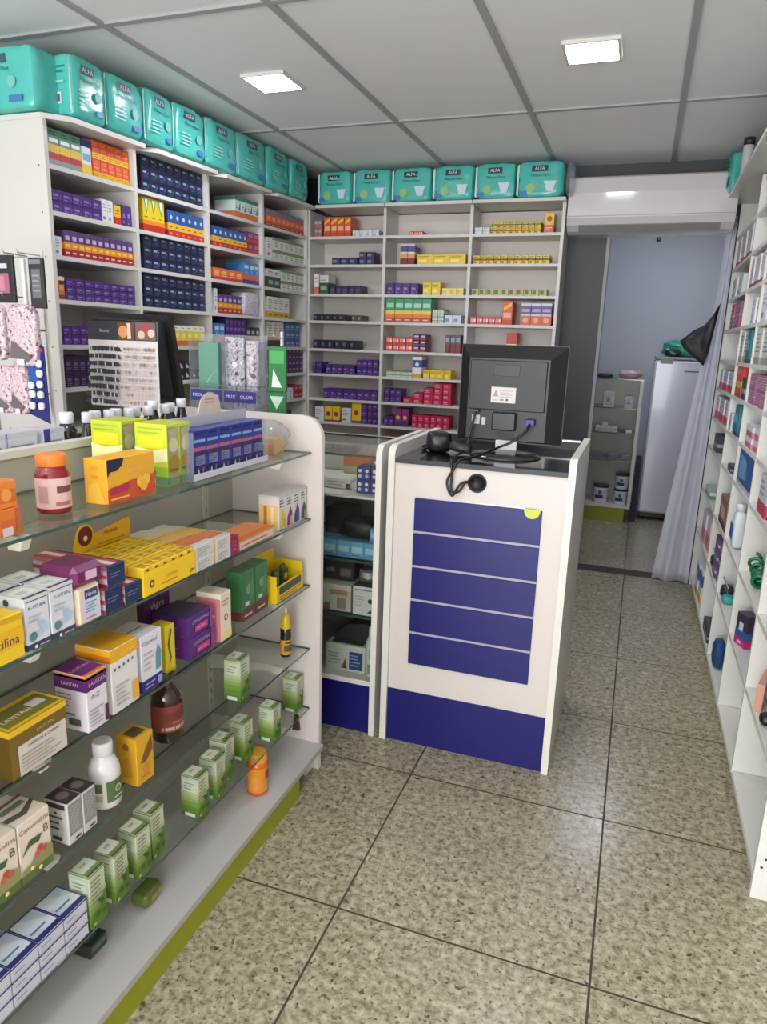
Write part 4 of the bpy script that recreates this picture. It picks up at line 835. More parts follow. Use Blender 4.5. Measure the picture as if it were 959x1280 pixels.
PP = S((86, 34, 116), [], [('t', 'LIPOSSOMAS', .52, .70, .16, (196, 170, 214)), ('r', .28, .2, .8, .5, (206, 60, 120)), ('l', .34, .28, .74, .42, 1, (236, 150, 190)), ('p', ((.86, 0), (1, 0), (1, 1), (.9, 1)), (150, 60, 150))], L=[('l', .1, .2, .8, .8, 3, (130, 80, 160))], T=[('r', .05, .05, .95, .95, (72, 54, 90))])
carton('vitamin_carton', 2, 1.2564, 1.3529, -0.8926, 0.0511, 0.0965, PP, 'violet carton with pink label, lower of the two stacked, third shelf')
carton('vitamin_carton', 2, 1.2545, 1.351, -0.8946, 0.0511, 0.0965, PP, 'violet carton with pink label, upper of the two stacked, third shelf', lift=0.0516)
CD = S((70, 24, 76), [], [('t', 'Vigra', .5, .78, .16, (170, 150, 180))], L=[('r', .1, .1, .9, .9, (60, 20, 64))])
carton('display_card', 2, 1.2304, 1.3269, -0.994, 0.1447, 0.0193, CD, 'dark plum card standing behind the violet cartons, third shelf', cat='display card')
CR = S((232, 218, 190), [(0, .2, (236, 214, 140))], [('c', .5, .48, .009, (150, 90, 70)), ('c', .5, .48, .005, (230, 210, 190)), ('l', .1, .72, .8, .88, 2, (180, 150, 130))], L=[('r', 0, 0, 1, .9, (206, 120, 130)), ('l', .1, .3, .8, .6, 2, (240, 200, 190))])
carton('carton', 2, 1.3751, 1.4234, -0.8868, 0.1226, 0.0675, CR, 'cream carton with pink side and brown ring, third shelf')
GP = S((62, 120, 72), [(0, .26, (110, 60, 44))], [('c', .5, .62, .014, (120, 160, 120)), ('r', .2, .3, .5, .38, (200, 210, 190)), ('p', ((.5, .3), (.9, .5), (.8, .9), (.6, .7)), (84, 140, 90)), ('l', .1, .06, .8, .16, 1, (214, 190, 170))], L=[('r', 0, .2, 1, .8, (52, 120, 60))])
for i in range(2): carton('tea_packet', 2, 1.5073 + i * 0.0695, 1.5729 + i * 0.0695, -0.9052, 0.1351, 0.0483, GP, 'green herbal packet with brown base, %s one of the pair, third shelf' % ('near', 'far')[i])
t = thing('display_tray', 'yellow open display tray of dark green sachets at the right end, third shelf', 'display tray', (-0.8897, 1.7495, gz(2, 1.7495) + .0012), PI / 2)
mb = MB(); w = .165; Y2 = M((226, 190, 30), .4); mb.box(-w / 2, 0, 0, w / 2, .002, .05, Y2); mb.box(-w / 2, 0, 0, w / 2, .1, .0018, Y2); mb.box(-w / 2, .002, .0018, -w / 2 + .0018, .1, .08, Y2); mb.box(w / 2 - .0018, .002, .0018, w / 2, .1, .08, Y2); mb.box(-w / 2, .098, .0018, w / 2, .1, .112, Y2)
mb.decals((-w / 2, 0, 0), (1, 0, 0), (0, 0, 1), (0, -1, 0), w, .05, [('r', .08, .45, .9, .9, (60, 76, 50)), ('l', .1, .1, .9, .4, 2, (170, 60, 40)), ('r', 0, 0, .05, 1, (240, 200, 40))], .0005); mb.obj('tray', t)
rr = random.Random(5)
for k in range(9):
    a = box_mesh(.026, .010, .066, S((50 + 20 * (k % 3), 84 + 20 * (k % 2), 34), [], [('r', .2, .5, .8, .8, (190, 180, 60))]))
    y = 1.682 + .0165 * k; put(a, 'sachet', None, (-.922 - .012 * (k % 3), y, gz(2, 1.75) + .0035), PI / 2 + (rr.random() - .5) * .4, 'dark green and yellow sachet in the yellow tray, %s from the left' % ORD[k], 'sachet', 'sachets in the yellow tray')
# --- fourth shelf
CM = S((226, 210, 190), [(0, .16, (96, 116, 60))], [('t', 'Camomilina', .5, .86, .09, (160, 96, 70)), ('t', 'B', .84, .68, .13, (120, 90, 60)), ('p', ((.04, .46), (.3, .66), (.7, .64), (.6, .54), (.3, .56)), (70, 96, 64)), ('p', ((0, .16), (1, .16), (1, .36), (.6, .44), (.3, .28), (0, .24)), (150, 146, 90)), ('c', .6, .42, .007, (190, 80, 60)), ('c', .5, .36, .006, (206, 96, 70)), ('c', .72, .38, .006, (200, 90, 66)), ('c', .3, .2, .004, (236, 230, 190)), ('c', .55, .12, .004, (236, 226, 150))], T=[('p', ((.0, .3), (.5, .2), (1, .5), (1, .62), (.5, .4), (0, .5)), (90, 90, 74)), ('r', .15, .62, .85, .8, (110, 130, 100)), ('r', .0, .9, 1, 1, (110, 96, 76))], L=[('l', .1, .3, .9, .8, 4, (180, 160, 140))])
carton('tea_carton', 3, 0.6871, 0.7556, -0.8878, 0.1158, 0.0675, CM, 'camomile carton with red berries cut by the left edge, fourth shelf', group='camomile cartons')
carton('tea_carton', 3, 0.7575, 0.826, -0.8878, 0.1158, 0.0675, CM, 'camomile carton with red berries, the complete one, fourth shelf', group='camomile cartons')
carton('tea_carton', 3, 0.7623, 0.8222, -0.9573, 0.1129, 0.0579, CM, 'camomile carton standing behind the complete front one', group='camomile cartons')
BW = S((208, 204, 200), [(0, .03, (50, 44, 46))], [('r', .07, .22, .93, .95, (140, 138, 136)), ('l', .14, .3, .88, .9, 9, (176, 174, 172)), ('r', .4, .08, .8, .13, (90, 80, 76))], L=[('r', .1, .84, .9, .96, (70, 56, 54)), ('l', .15, .3, .8, .7, 3, (90, 80, 80)), ('c', .5, .74, .003, (80, 70, 70)), ('r', .3, .1, .7, .18, (60, 50, 50))], T=[('r', 0, 0, 1, 1, (66, 54, 52)), ('c', .5, .5, .012, (120, 104, 100))])
carton('carton', 3, 0.8656, 0.9013, -0.8888, 0.0878, 0.0531, BW, 'grey and white carton with dark brown top, near one of two')
carton('carton', 3, 0.9028, 0.938, -0.8888, 0.0878, 0.0531, BW, 'grey and white carton with dark brown top, far one of two')
WP = M((222, 216, 214), .25, coat=.3); r = .031
t = bottle('pill_bottle', (-0.9216, 0.9988, gz(3, 0.9988) + .0012), [
    ('body', [(r * .9, 0), (r, .004), (r, .070), (r * .96, .082), (r * .72, .100), (r * .56, .106), (r * .56, .112)], WP),
    ('cap', [(r * .60, .110), (r * .63, .111), (r * .63, .134), (r * .55, .138)], WP)], 'white plastic supplement bottle with green label on the fourth shelf')
wraplabel(t, r + .0006, .012, .066, M((206, 206, 190), .5), [(-.75, .75, .016, .062, (82, 104, 62)), (-1.9, -1.0, .040, .060, (90, 104, 76)), (-2.0, -1.0, .02, .034, (170, 170, 150))], -2.6, 1.6)
mb = MB(); mb.decals((.0318, -.02, .02), (0, 1, 0), (0, 0, 1), (1, 0, 0), .04, .04, [('c', .5, .55, .008, (196, 206, 160)), ('c', .5, .55, .0055, (110, 130, 80)), ('l', .2, .05, .8, .25, 1, (200, 206, 180))], .0007); mb.obj('emblem', next(c for c in t.children if c.name.startswith('body')))
BE = S((226, 166, 26), [], [('p', ((.2, .45), (.5, .7), (.9, .92), (.95, .6), (.5, .42)), (130, 84, 40)), ('c', .55, .3, .012, (206, 140, 40)), ('l', .2, .1, .8, .2, 1, (190, 120, 30))], L=[('p', ((.2, .1), (.8, .2), (.6, .6), (.3, .5)), (214, 150, 30)), ('c', .5, .8, .008, (150, 100, 30))], T=[('r', .15, .2, .85, .8, (96, 86, 40)), ('r', 0, 0, 1, .06, (236, 190, 50))])
carton('carton', 3, 1.0615, 1.1136, -0.8926, 0.1081, 0.0531, BE, 'mustard yellow honey carton with brown picture, fourth shelf', rz=-.05)
AMB = M((46, 18, 12), .08, coat=.6, name='amber_glass'); r = .036
t = bottle('syrup_bottle', (-0.9602, 1.2545, gz(3, 1.2545) + .0012), [
    ('body', [(r * .9, 0), (r, .006), (r, .100), (r * .93, .116), (r * .62, .132), (r * .42, .138), (r * .42, .150)], AMB),
    ('cap', [(r * .46, .149), (r * .5, .150), (r * .5, .168), (r * .45, .170)], M((30, 26, 26), .4))], 'large amber glass syrup bottle with reddish brown label, fourth shelf')
wraplabel(t, r + .0006, .030, .094, M((140, 66, 50), .5), [(-1.3, .8, .034, .042, (206, 176, 166)), (-1.0, .6, .058, .078, (120, 52, 40)), (-.6, .6, .050, .054, (176, 106, 90))])
HG = S((194, 202, 168), [(0, .12, (84, 122, 34)), (.12, .26, (98, 138, 42)), (.26, .38, (118, 152, 62)), (.38, .46, (140, 168, 86)), (.46, .54, (160, 182, 112)), (.54, .62, (178, 192, 138)), (.96, 1, (124, 146, 84))], [('p', ((0, 0), (1, 0), (1, .56), (.8, .5), (.55, .28), (.3, .3), (0, .14)), (86, 124, 44)), ('l', .1, .42, .85, .9, 6, (132, 130, 110)), ('c', .7, .38, .006, (50, 90, 30)), ('c', .4, .2, .006, (60, 100, 34)), ('c', .8, .18, .006, (56, 96, 30)), ('c', .15, .08, .004, (170, 196, 90)), ('c', .5, .45, .004, (60, 90, 40))],
       L=[('r', .12, .62, .88, .9, (206, 212, 190)), ('r', .2, .015, .8, .1, (214, 220, 200)), ('l', .2, .66, .8, .86, 3, (140, 160, 110))], T=[('r', .05, .3, .95, .92, (214, 220, 196)), ('r', 0, 0, 1, .12, (84, 108, 50)), ('l', .3, .5, .7, .8, 1, (150, 160, 130))])
carton('herbal_carton', 3, 1.4687, 1.517, -0.8926, 0.1168, 0.0483, HG, 'green and white herbal carton standing alone on the fourth shelf', cat='carton')
r = .0165; YLW = M((222, 176, 30), .35)
t = bottle('dropper_bottle', (-0.9216, 1.7804, gz(3, 1.7804) + .0012), [
    ('body', [(r * .9, 0), (r, .004), (r, .086), (r * .7, .098), (r * .6, .10)], M((34, 26, 18), .15, coat=.4)),
    ('cap', [(r * .88, .086), (r * .9, .09), (r * .72, .125), (r * .5, .132), (r * .3, .135)], YLW), ('nozzle', [(r * .2, .1345), (r * .2, .150), (r * .1, .155)], M((230, 220, 190), .4))], 'small dark honey bottle with yellow conical cap at the right end, fourth shelf', n=20)
wraplabel(t, r + .0005, .008, .055, M((206, 160, 50), .5), [(-1.4, .9, .018, .040, (110, 80, 30)), (-1.2, .4, .044, .050, (60, 44, 20))])
# --- fifth shelf
BS = S((204, 204, 216), [(.82, 1, (44, 50, 120))], [('r', .0, .0, 1, .1, (190, 188, 196)), ('l', .08, .3, .5, .6, 1, (150, 150, 180))], L=[('r', 0, 0, 1, .8, (196, 194, 206))], T=[('r', .04, .16, .96, .95, (190, 206, 216)), ('p', ((.04, .5), (.6, .16), (.96, .16), (.96, .4), (.3, .95), (.04, .95)), (214, 222, 230)), ('r', .1, .3, .7, .36, (90, 120, 150))])
for i, y0 in enumerate((.8318, .773, .7141, .6552)):
    for k in range(3):
        if i == 0 and k == 2 and False: continue
        carton('ointment_box', 4, y0, y0 + 0.0579, -0.883, 0.0265, 0.0724, BS, 'white box with royal blue edge, %s pile from the right, %s layer, fifth shelf' % (ORD[i], ('bottom', 'middle', 'top')[k]), group='white and blue boxes piled on the fifth shelf', lift=k * .0270)
gl = [(0.8946, -0.8810, 'cut low by the blue and white pile'), (0.9640, -0.8830, 'second in the left group'), (1.0354, -0.8849, 'third in the left group'), (1.0962, -0.8936, 'rightmost of the left group'), (1.2555, -0.8830, 'first after the gap, at the front'), (1.3346, -0.8849, 'second after the gap'), (1.4060, -0.9023, 'third after the gap, set back'), (1.5102, -0.9081, 'fourth after the gap'), (1.6280, -0.8830, 'fifth after the gap, at the shelf edge'), (1.8094, -0.8994, 'last one by the end panel')]
for i, (y, x, d_) in enumerate(gl):
    carton('herbal_carton', 4, y, y + 0.0444, x, (0.1197, 0.1129, 0.11, 0.1158, 0.11, 0.11, 0.1197, 0.1158, 0.1081, 0.1139)[i], 0.0483, HG, 'green and white herbal carton, %s, fifth shelf' % d_, rz=(rr.random() - .5) * .14, group='green herbal cartons on the fifth shelf', cat='carton')
# --- on the base board
r = .030
t = bottle('pill_jar', (-.905, 1.575, .0958), [('body', [(r * .9, 0), (r, .004), (r, .088), (r * .92, .098), (r * .8, .101)], M((216, 96, 26), .25, coat=.3)), ('lid', [(r * .86, .098), (r * .9, .1), (r * .9, .122), (r * .8, .126)], M((232, 160, 50), .35))], 'orange supplement jar standing on the white base board near the end panel')
wraplabel(t, r + .0006, .012, .086, M((222, 140, 40), .5), [(-.3, .8, .05, .075, (150, 60, 50)), (-.1, .9, .014, .046, (150, 146, 130)), (-1.8, -1.0, .02, .06, (236, 150, 50))])
me = box_mesh(.05, .05, .030, S((44, 52, 46), [], [('r', .1, .4, .9, .8, (90, 110, 90))], T=[('l', .1, .2, .9, .8, 2, (90, 104, 90))]))
put(me, 'small_carton', None, (-.94, .97, .0958), PI / 2, 'small dark green box lying on the base board below the herbal cartons', 'carton')
mb = MB(); mb.soft(.065, .05, .036, M((96, 110, 46), .3, vary=.3, scale=40), e=4, wr=.1, seed=3); mb.decals((-.03, -.024, .006), (1, 0, 0), (0, 0, 1), (0, -1, 0), .06, .024, [('r', .2, .2, .9, .8, (170, 150, 50))], .001)
mb.obj('herb_sachet', None, (-.94, 1.125, .0956), PI / 2 + .1, 'olive green sachet lying on the base board under the herbal cartons', cat='sachet')

# --- rear side of the gondola: bottles with white caps, white cartons
WC = M((226, 228, 232), .35); DB = M((26, 20, 24), .15, coat=.5)
zb = 1.034
for i in range(11):
    y = 1.423 + i * .039; r = .0165; dz = (0.012 if i in (7, 10) else 0); x = -1.288 - .012 * (i % 2)
    t = bottle('medicine_bottle', (x, y, gz(0, y) + .0008), [('body', [(r * .9, 0), (r, .003), (r, .082), (r * .7, .094 + dz), (r * .6, .098 + dz)], DB), ('cap', [(r * .82, .097 + dz), (r * .88, .098 + dz), (r * .88, .120 + dz), (r * .8, .123 + dz)], WC)],
               'dark bottle with white cap behind the gondola panel, %s from the left' % ORD[i], group='dark bottles with white caps behind the panel', n=16)
r = .022
t = bottle('medicine_bottle', (-1.2545, 1.3172, gz(0, 1.3172) + .0008), [('body', [(r * .9, 0), (r, .003), (r, .088), (r * .75, .104), (r * .6, .108)], DB), ('cap', [(r * .66, .107), (r * .7, .108), (r * .7, .130), (r * .62, .133)], WC)], 'larger dark bottle with white cap, left of the bottle row', n=18)
for i, (y0, y1, c) in enumerate([(1.06, 1.13, 'leftmost'), (1.135, 1.215, 'middle'), (1.235, 1.295, 'rightmost')]):
    me = box_mesh(y1 - y0, .06, .108, S((214, 214, 224), [(.9, 1, (200, 200, 214))], [('l', .1, .2, .85, .8, 5, (150, 150, 176)), ('r', 0, 0, .0 + (.3 if i == 2 else .02), 1, (60, 50, 150))]))
    put(me, 'carton', None, (-1.2, (y0 + y1) / 2 * .965, gz(0, 1.16) + .0012), PI / 2, 'white medicine carton behind the gondola top rail, %s of three' % c, 'carton', 'white cartons behind the gondola rail')

# ------------------------------------------------------------------ desk with monitor, calendar, acrylic stand behind the gondola
t = thing('service_desk', 'dark service desk behind the gondola, under the calendar', 'desk', (-1.70, 2.46, 0))
MB().bbox(-.31, -.33, .90, .32, .33, .925, BLACK, .004).obj('desktop', t)
for s_ in (-1, 1): MB().box(s_ * .29 - .01, -.32, 0, s_ * .29 + .01, .32, .90, M((60, 34, 34), .5)).obj('side_panel', t)
MB().box(-.28, .29, .3, .28, .305, .90, M((60, 34, 34), .5)).obj('modesty_panel', t)
t = thing('receipt_printer', 'low black printer on the service desk beside the calendar', 'printer', (-1.565, 2.62, .9255))
MB().bbox(-.17, -.13, 0, .17, .14, .150, M((34, 34, 38), .35), .012).obj('body', t); MB().bbox(-.10, -.09, .1505, .10, .06, .158, CHAR, .003).obj('lid', t)
MB().tube([(-.05, -.10, .165), (.0, -.115, .162), (.03, -.13, .150)], .006, ALU).obj('handle', t)
t = thing('computer_monitor', 'black monitor seen from behind, calendar hanging on it, on the service desk', 'monitor', (-1.775, 2.20, .9255), .10)
mb = MB(); mb.prism([(-.150, .20), (.190, .19), (.150, .50), (-.145, .51)], 'y', .02, .05, BLACK); mb.prism([(-.13, .22), (.16, .215), (.125, .48), (-.125, .49)], 'y', .0, .02, CHAR); mb.obj('housing', t)
MB().box(-.03, .03, .012, .03, .045, .21, BLACK).obj('stand', t); MB().lathe([(.10, 0), (.10, .008), (.03, .014)], BLACK, 24).obj('base', t)
t = thing('wall_calendar', 'calendar sheet with black header photos and a dense printed grid, hung on the monitor', 'calendar', (-1.715, 2.085, 1.40), .04)
mb = MB(); w, h = .285, .295; mb.box(-w / 2, 0, -h, w / 2, .002, 0, M((222, 212, 208), .5))
D = [('r', 0, .78, 1, 1, (52, 52, 58)), ('t', 'Beauty', .25, .885, .045, (190, 190, 196)), ('r', .44, .79, .68, .99, (120, 66, 36)), ('c', .52, .88, .02, (226, 150, 100)), ('r', .58, .80, .63, .98, (226, 206, 190)), ('r', .70, .79, .98, .99, (120, 100, 90)), ('c', .84, .90, .026, (170, 70, 64)), ('c', .78, .85, .014, (220, 190, 170)), ('c', .92, .87, .014, (226, 200, 180))]
rr = random.Random(3)
for k in range(8):
    v = .70 - k * .088; D.append(('p', ((.02, v), (.2, v + .012), (.46, v - .002), (.49, v - .05), (.3, v - .045), (.02, v - .04)), (58, 60, 66)))
    for j in range(8): D.append(('r', .04 + j * .055, v - .052, .055 + j * .055, v + .006, (206, 204, 206) if rr.random() < .35 else (40, 42, 48)))
    for j in range(9): 
        u = .53 + j * .051; D.append(('c', u + rr.random() * .01, v - .02, .005 + rr.random() * .002, [(196, 170, 156), (170, 140, 130), (206, 180, 190), (150, 128, 120)][rr.randrange(4)]))
        D.append(('r', u - .015, v - .06, u + .02, v - .054, (170, 160, 158)))
mb.decals((-w / 2, 0, -h), (1, 0, 0), (0, 0, 1), (0, -1, 0), w, h, D, .0003); mb.obj('sheet', t)
MB().tube([(-.12, .001, .003), (.12, .001, .003)], .003, BLACK, 6).obj('binding', t)

t = thing('acrylic_display_stand', 'clear acrylic stand with indigo and white label strips above the gondola', 'display stand', (-1.26, 2.03, .905))
mb = MB(); w = .125
for x in (-w, -.003, w - .003): mb.box(x, -.03, .16, x + .003, .04, .44, PLASTIC)
mb.box(-w, .037, .16, w, .04, .46, PLASTIC); mb.box(-w, -.03, .16, w, -.027, .29, PLASTIC); mb.box(-w, -.03, .157, w, .04, .16, PLASTIC); mb.box(-w, -.03, .30, w, .04, .303, PLASTIC); mb.box(-.04, -.02, 0, .04, .03, .157, PLASTIC); mb.box(-w, -.05, -.0, w, .06, .004, PLASTIC)
mb.obj('body', t)
for k, s_ in enumerate((-.062, .062)):
    mb = MB(); mb.box(s_ - .058, -.0325, .250, s_ + .058, -.031, .286, M((46, 40, 122), .4)); mb.decals((s_ - .058, -.0325, .250), (1, 0, 0), (0, 0, 1), (0, -1, 0), .116, .036, [('t', 'MOX', .22, .5, .3, (214, 210, 232)), ('t', 'OLEAR', .72, .5, .3, (206, 202, 230)), ('r', .44, 0, .46, 1, (40, 34, 90))], .0004); mb.obj('label_strip', t)
def card(name, loc, w, h, body, D, label, group=None, cat='blister pack', rz=0, t_=.012):
    o = MB(); o.bbox(-w / 2, 0, 0, w / 2, t_, h, ink(body), .002); o.decals((-w / 2, 0, 0), (1, 0, 0), (0, 0, 1), (0, -1, 0), w, h, D, .0006); return o.obj(name, None, loc, rz, label, cat=cat, group=group)
card('blister_pack', (-1.335, 2.035, 1.0666 + .003), .075, .27, (96, 150, 130), [('r', 0, .2, 1, .3, (150, 190, 176)), ('p', ((.3, .5), (.9, .7), (.5, .55)), (170, 206, 190))], 'pale green card pack standing at the left in the acrylic stand', t_=.02)
card('blister_pack', (-1.236, 2.034, 1.0666 + .003), .07, .29, patterned('mottled_grey', [(70, 64, 76), (150, 144, 152), (200, 194, 202), (120, 112, 124), (214, 208, 214)], 60), [('r', .1, .1, .9, .16, (96, 92, 104)), ('c', .5, .7, .010, (220, 214, 224)), ('c', .4, .5, .008, (206, 196, 210)), ('c', .6, .6, .006, (60, 56, 70)), ('l', .1, .06, .9, .24, 3, (200, 198, 206))], 'grey patterned blister pack in the right half of the acrylic stand, left one')
card('blister_pack', (-1.172, 2.036, 1.0666 + .003), .045, .28, patterned('mottled_mauve', [(96, 70, 90), (170, 160, 170), (206, 200, 206), (140, 124, 138)], 70), [('r', .1, .1, .9, .16, (130, 122, 136)), ('c', .4, .8, .008, (214, 200, 214)), ('c', .6, .6, .008, (110, 84, 104)), ('c', .35, .4, .007, (206, 196, 206)), ('l', .2, .05, .8, .18, 2, (214, 214, 220))], 'mottled grey and mauve blister pack at the right in the acrylic stand')
# hook rack with green packets, right of the stand
t = thing('hook_rack', 'thin clear post rack carrying the green packets beside the acrylic stand', 'rack', (-1.075, 2.05, .9))
mb = MB(); mb.box(-.004, 0, .0, .004, .008, .48, ALU); mb.box(-.05, -.03, -.004, .05, .05, 0, ALU); mb.obj('post', t); MB().tube([(0, 0, .46), (0, -.05, .462), (0, -.055, .47)], .0025, STEEL, 6).obj('hook', t)
u = t
MB().box(-1.40, 1.96, .0, -1.02, 2.11, .8995, M((150, 146, 140), .5)).obj('pedestal', None, label='plain grey pedestal behind the gondola under the acrylic stand', cat='pedestal')
card('hanging_packet', (-1.075, 2.018, 1.195), .062, .14, (38, 122, 58), [('p', ((.2, .1), (.8, .1), (.3, .5)), (214, 236, 220)), ('r', .1, .62, .9, .9, (60, 170, 84))], 'bright green packet hanging right of the acrylic stand, upper one', 'green hanging packets', cat='packet')
card('hanging_packet', (-1.075, 2.016, 1.075), .062, .118, (38, 118, 58), [('p', ((.1, .9), (.9, .9), (.5, .55)), (190, 220, 196)), ('r', .1, .0, .9, .35, (24, 56, 44)), ('l', .2, .05, .6, .3, 2, (120, 190, 180))], 'green packet with dark foot hanging below the upper green one', 'green hanging packets', cat='packet')

# ------------------------------------------------------------------ hanging packs at the left edge
t = thing('wire_rack', 'white wire rack of hanging packs at the left edge behind the gondola', 'rack', (-1.83, 1.80, 0))
mb = MB()
for x in (-.22, .035): mb.tube([(x, .03, 0), (x, .03, 1.60)], .006, CREAM, 8)
for z in (.3, 1.0, 1.16, 1.36, 1.585): mb.tube([(-.22, .03, z), (.035, .03, z)], .004, CREAM, 6)
mb.obj('frame', t)
for x, z in ((-.10, 1.585), (-.02, 1.585), (.055 - .02, 1.585), (-.14, 1.46), (-.04, 1.46), (-.14, 1.335), (-.04, 1.335), (.035, 1.36)):
    MB().tube([(x, .03, z), (x, -.06, z), (x, -.066, z + .01)], .002, STEEL, 6).obj('hook', t)
MB().box(-.28, -.06, 0, .1, .10, .02, CREAM).obj('base', t)
card('hanging_pack', (-1.865, 1.748, 1.44), .07, .14, (40, 38, 42), [('r', .1, .2, .75, .62, (166, 92, 120)), ('r', .3, .72, .7, .82, (196, 194, 198)), ('r', .12, .25, .5, .56, (190, 120, 140))], 'black and pink hanging pack cut by the left picture edge', cat='pack')
card('hanging_pack', (-1.742, 1.748, 1.425), .055, .145, (46, 44, 46), [('r', .2, .2, .82, .78, (104, 104, 106)), ('l', .25, .3, .75, .7, 4, (140, 140, 144)), ('r', .1, .88, .9, .97, (120, 120, 124))], 'black and grey hanging pack beside the near side panel', cat='pack')
card('white_strip', (-1.795, 1.750, 1.43), .012, .14, (214, 210, 206), [], 'narrow white strip hanging between the black packs', cat='strip')
PNK = patterned('pink_patterned_film', [(104, 84, 92), (176, 140, 150), (222, 206, 210), (196, 160, 170), (230, 224, 226), (150, 116, 128)], 70)
for i, (x, z, w, h, lab) in enumerate([(-1.905, 1.265, .075, .17, 'upper pink patterned bag cut by the left edge'), (-1.80, 1.25, .115, .185, 'upper pink patterned bag with dark zip, hanging on the rack'), (-1.90, 1.10, .09, .15, 'lower pink patterned bag cut by the left edge'), (-1.83, 1.10, .07, .155, 'lower pink patterned bag, left of the blue card')]):
    mb = MB(); mb.soft(w, .03, h, PNK, e=4, wr=.12, seed=i * 7); mb.decals((-w / 2, -.016, 0), (1, 0, 0), (0, 0, 1), (0, -1, 0), w, h, [('p', ((.1, .14), (.2, .42), (.85, .16), (.7, .08)), (110, 96, 98)), ('r', .35, .02, .6, .12, (222, 216, 218))], .002)
    mb.obj('patterned_bag', None, (x, 1.742, z), 0, lab, cat='bag', group='pink patterned bags on the rack')
CB = (30, 84, 170); CW = (226, 226, 232)
mb = MB(); w, h = .082, .25; mb.prism([(-.041, .03), (.045, 0), (.041, .235), (.0, .262), (-.041, .245)], 'y', 0, .003, M((34, 38, 110), .4))
mb.decals((-.041, 0, 0), (1, 0, 0), (0, 0, 1), (0, -1, 0), .082, .25, [('p', ((.02, .5), (.62, .46), (.9, .92), (.02, .94)), CB), ('p', ((.5, 1.0), (.98, .9), (.75, .86)), (196, 60, 90)), ('r', .4, .3, .45, .5, (60, 110, 190))], .0006)
mb.obj('blister_card', None, (-1.772, 1.745, 1.075), 0, 'blue card with rows of white pieces hanging above the white cartons', cat='blister card')
t = bpy.data.objects['blister_card']
for i, (dx, dz) in enumerate([(.024, .185), (.024, .155), (.022, .122), (-.012, .118), (.022, .090), (-.01, .090), (.022, .055), (-.014, .055)]):
    mb = MB(); mb.soft(.024, .012, .024, M(CW, .35), e=3, n=4, wr=.1, seed=i); mb.obj('white_piece', t, (dx, -.0065, dz - .012))

# ------------------------------------------------------------------ glass showcase
SX0, SX1, SY0, SY1 = -1.36, -.752, 2.12, 2.60
u = thing('glass_showcase', 'glass fronted showcase with royal blue base between gondola and counter', 'showcase', (-1.07, 2.12, 0))
def sidepoly(y0, y1, z0, zf, zb, run=.09):
    P = [(y0, z0), (y1, z0), (y1, zb)]
    n = 7
    for k in range(n + 1):
        a = PI / 2 * k / n; P.append((y0 + run - run * math.sin(a), zf + (zb - zf) * (math.cos(a))))
    return P
for x0, nm in ((SX0, 'side_panel'), (SX1 - .02, 'side_panel')):
    at0(MB().prism(sidepoly(SY0, SY1, 0, 1.002, 1.037, .035), 'x', x0, x0 + .02, WHITE, CREAM), nm)
at0(MB().box(SX0 + .02, SY1 - .012, .02, SX1 - .02, SY1, 1.0, WHITE), 'back_panel')
at0(MB().box(SX0 + .02, SY0 + .012, 0, SX1 - .02, SY0 + .027, .185, BLUE), 'kick_board')
at0(MB().box(SX0 + .02, SY0 + .006, .185, SX1 - .02, SY1 - .012, .203, WHITE), 'bottom_board')
for z in (.43, .63, .855): at0(MB().box(SX0 + .022, SY0 + .03, z - .008, SX1 - .022, SY1 - .014, z, GLASS if z < .8 else WARM, GEDGE if z < .8 else WHITE), 'shelf')
at0(MB().box(SX0 + .02, SY0 + .002, .992, SX1 - .02, SY1 - .012, 1.0, GLASS, GEDGE), 'glass_top')
at0(MB().box(SX0 + .02, SY0 + .008, .204, SX1 - .02, SY0 + .013, .991, GLASS), 'glass_front')
def sc(name, x, y, z, w, d, h, style, label, cat='carton', group=None, rz=0):
    return put(box_mesh(w, d, h, style), name, None, (x, y, z + .0008), rz, label, cat, group)
PB = S((70, 66, 130), [], [('c', .25, .7, .006, (226, 226, 240)), ('c', .75, .7, .006, (226, 226, 240)), ('c', .25, .3, .006, (200, 200, 226)), ('c', .75, .3, .006, (200, 200, 226))])
for i in range(2):
    for k in range(2): sc('small_box', -.845 + i * .052, 2.20, .855 + k * .046, .05, .06, .045, PB, 'blue violet box with white dots in the showcase, %s column, %s layer' % (('left', 'right')[i], ('lower', 'upper')[k]), group='blue violet boxes in the showcase')
sc('small_box', -.795, 2.21, .855 + .0925, .05, .05, .03, S((96, 104, 150), [], [('c', .3, .5, .006, (226, 226, 240)), ('c', .7, .5, .006, (226, 226, 240))]), 'pale blue box on top of the blue violet pile in the showcase')
for i, (x, w, hh) in enumerate([(-.955, .10, .035), (-1.06, .09, .03), (-.90, .05, .02)]): sc('folded_bandage', x, 2.24, .855, w, .1, hh, S((214, 212, 206), [], [('l', .1, .2, .8, .8, 2, (160, 160, 150))]), 'flat white packet on the top shelf of the showcase, %s' % ['nearest the gondola', 'hidden by the end panel', 'next to the violet boxes'][i], 'packet')
sc('packet', -.91, 2.36, .945 - .09, .15, .08, .10, S((206, 196, 160), [(.6, 1, (226, 130, 84))]), 'orange topped cream carton at the back of the top showcase shelf', 'carton')
sc('packet', -.80, 2.38, .945 - .09, .06, .08, .11, S((120, 170, 130), [(.5, .8, (190, 200, 90))]), 'green carton at the back of the top showcase shelf', 'carton')
BLK = S((30, 30, 34), [], [('l', .1, .3, .6, .6, 1, (80, 80, 90))])
sc('glove_box', -.955, 2.25, .6305, .10, .10, .15, BLK, 'tall dark carton on the left of the second showcase shelf')
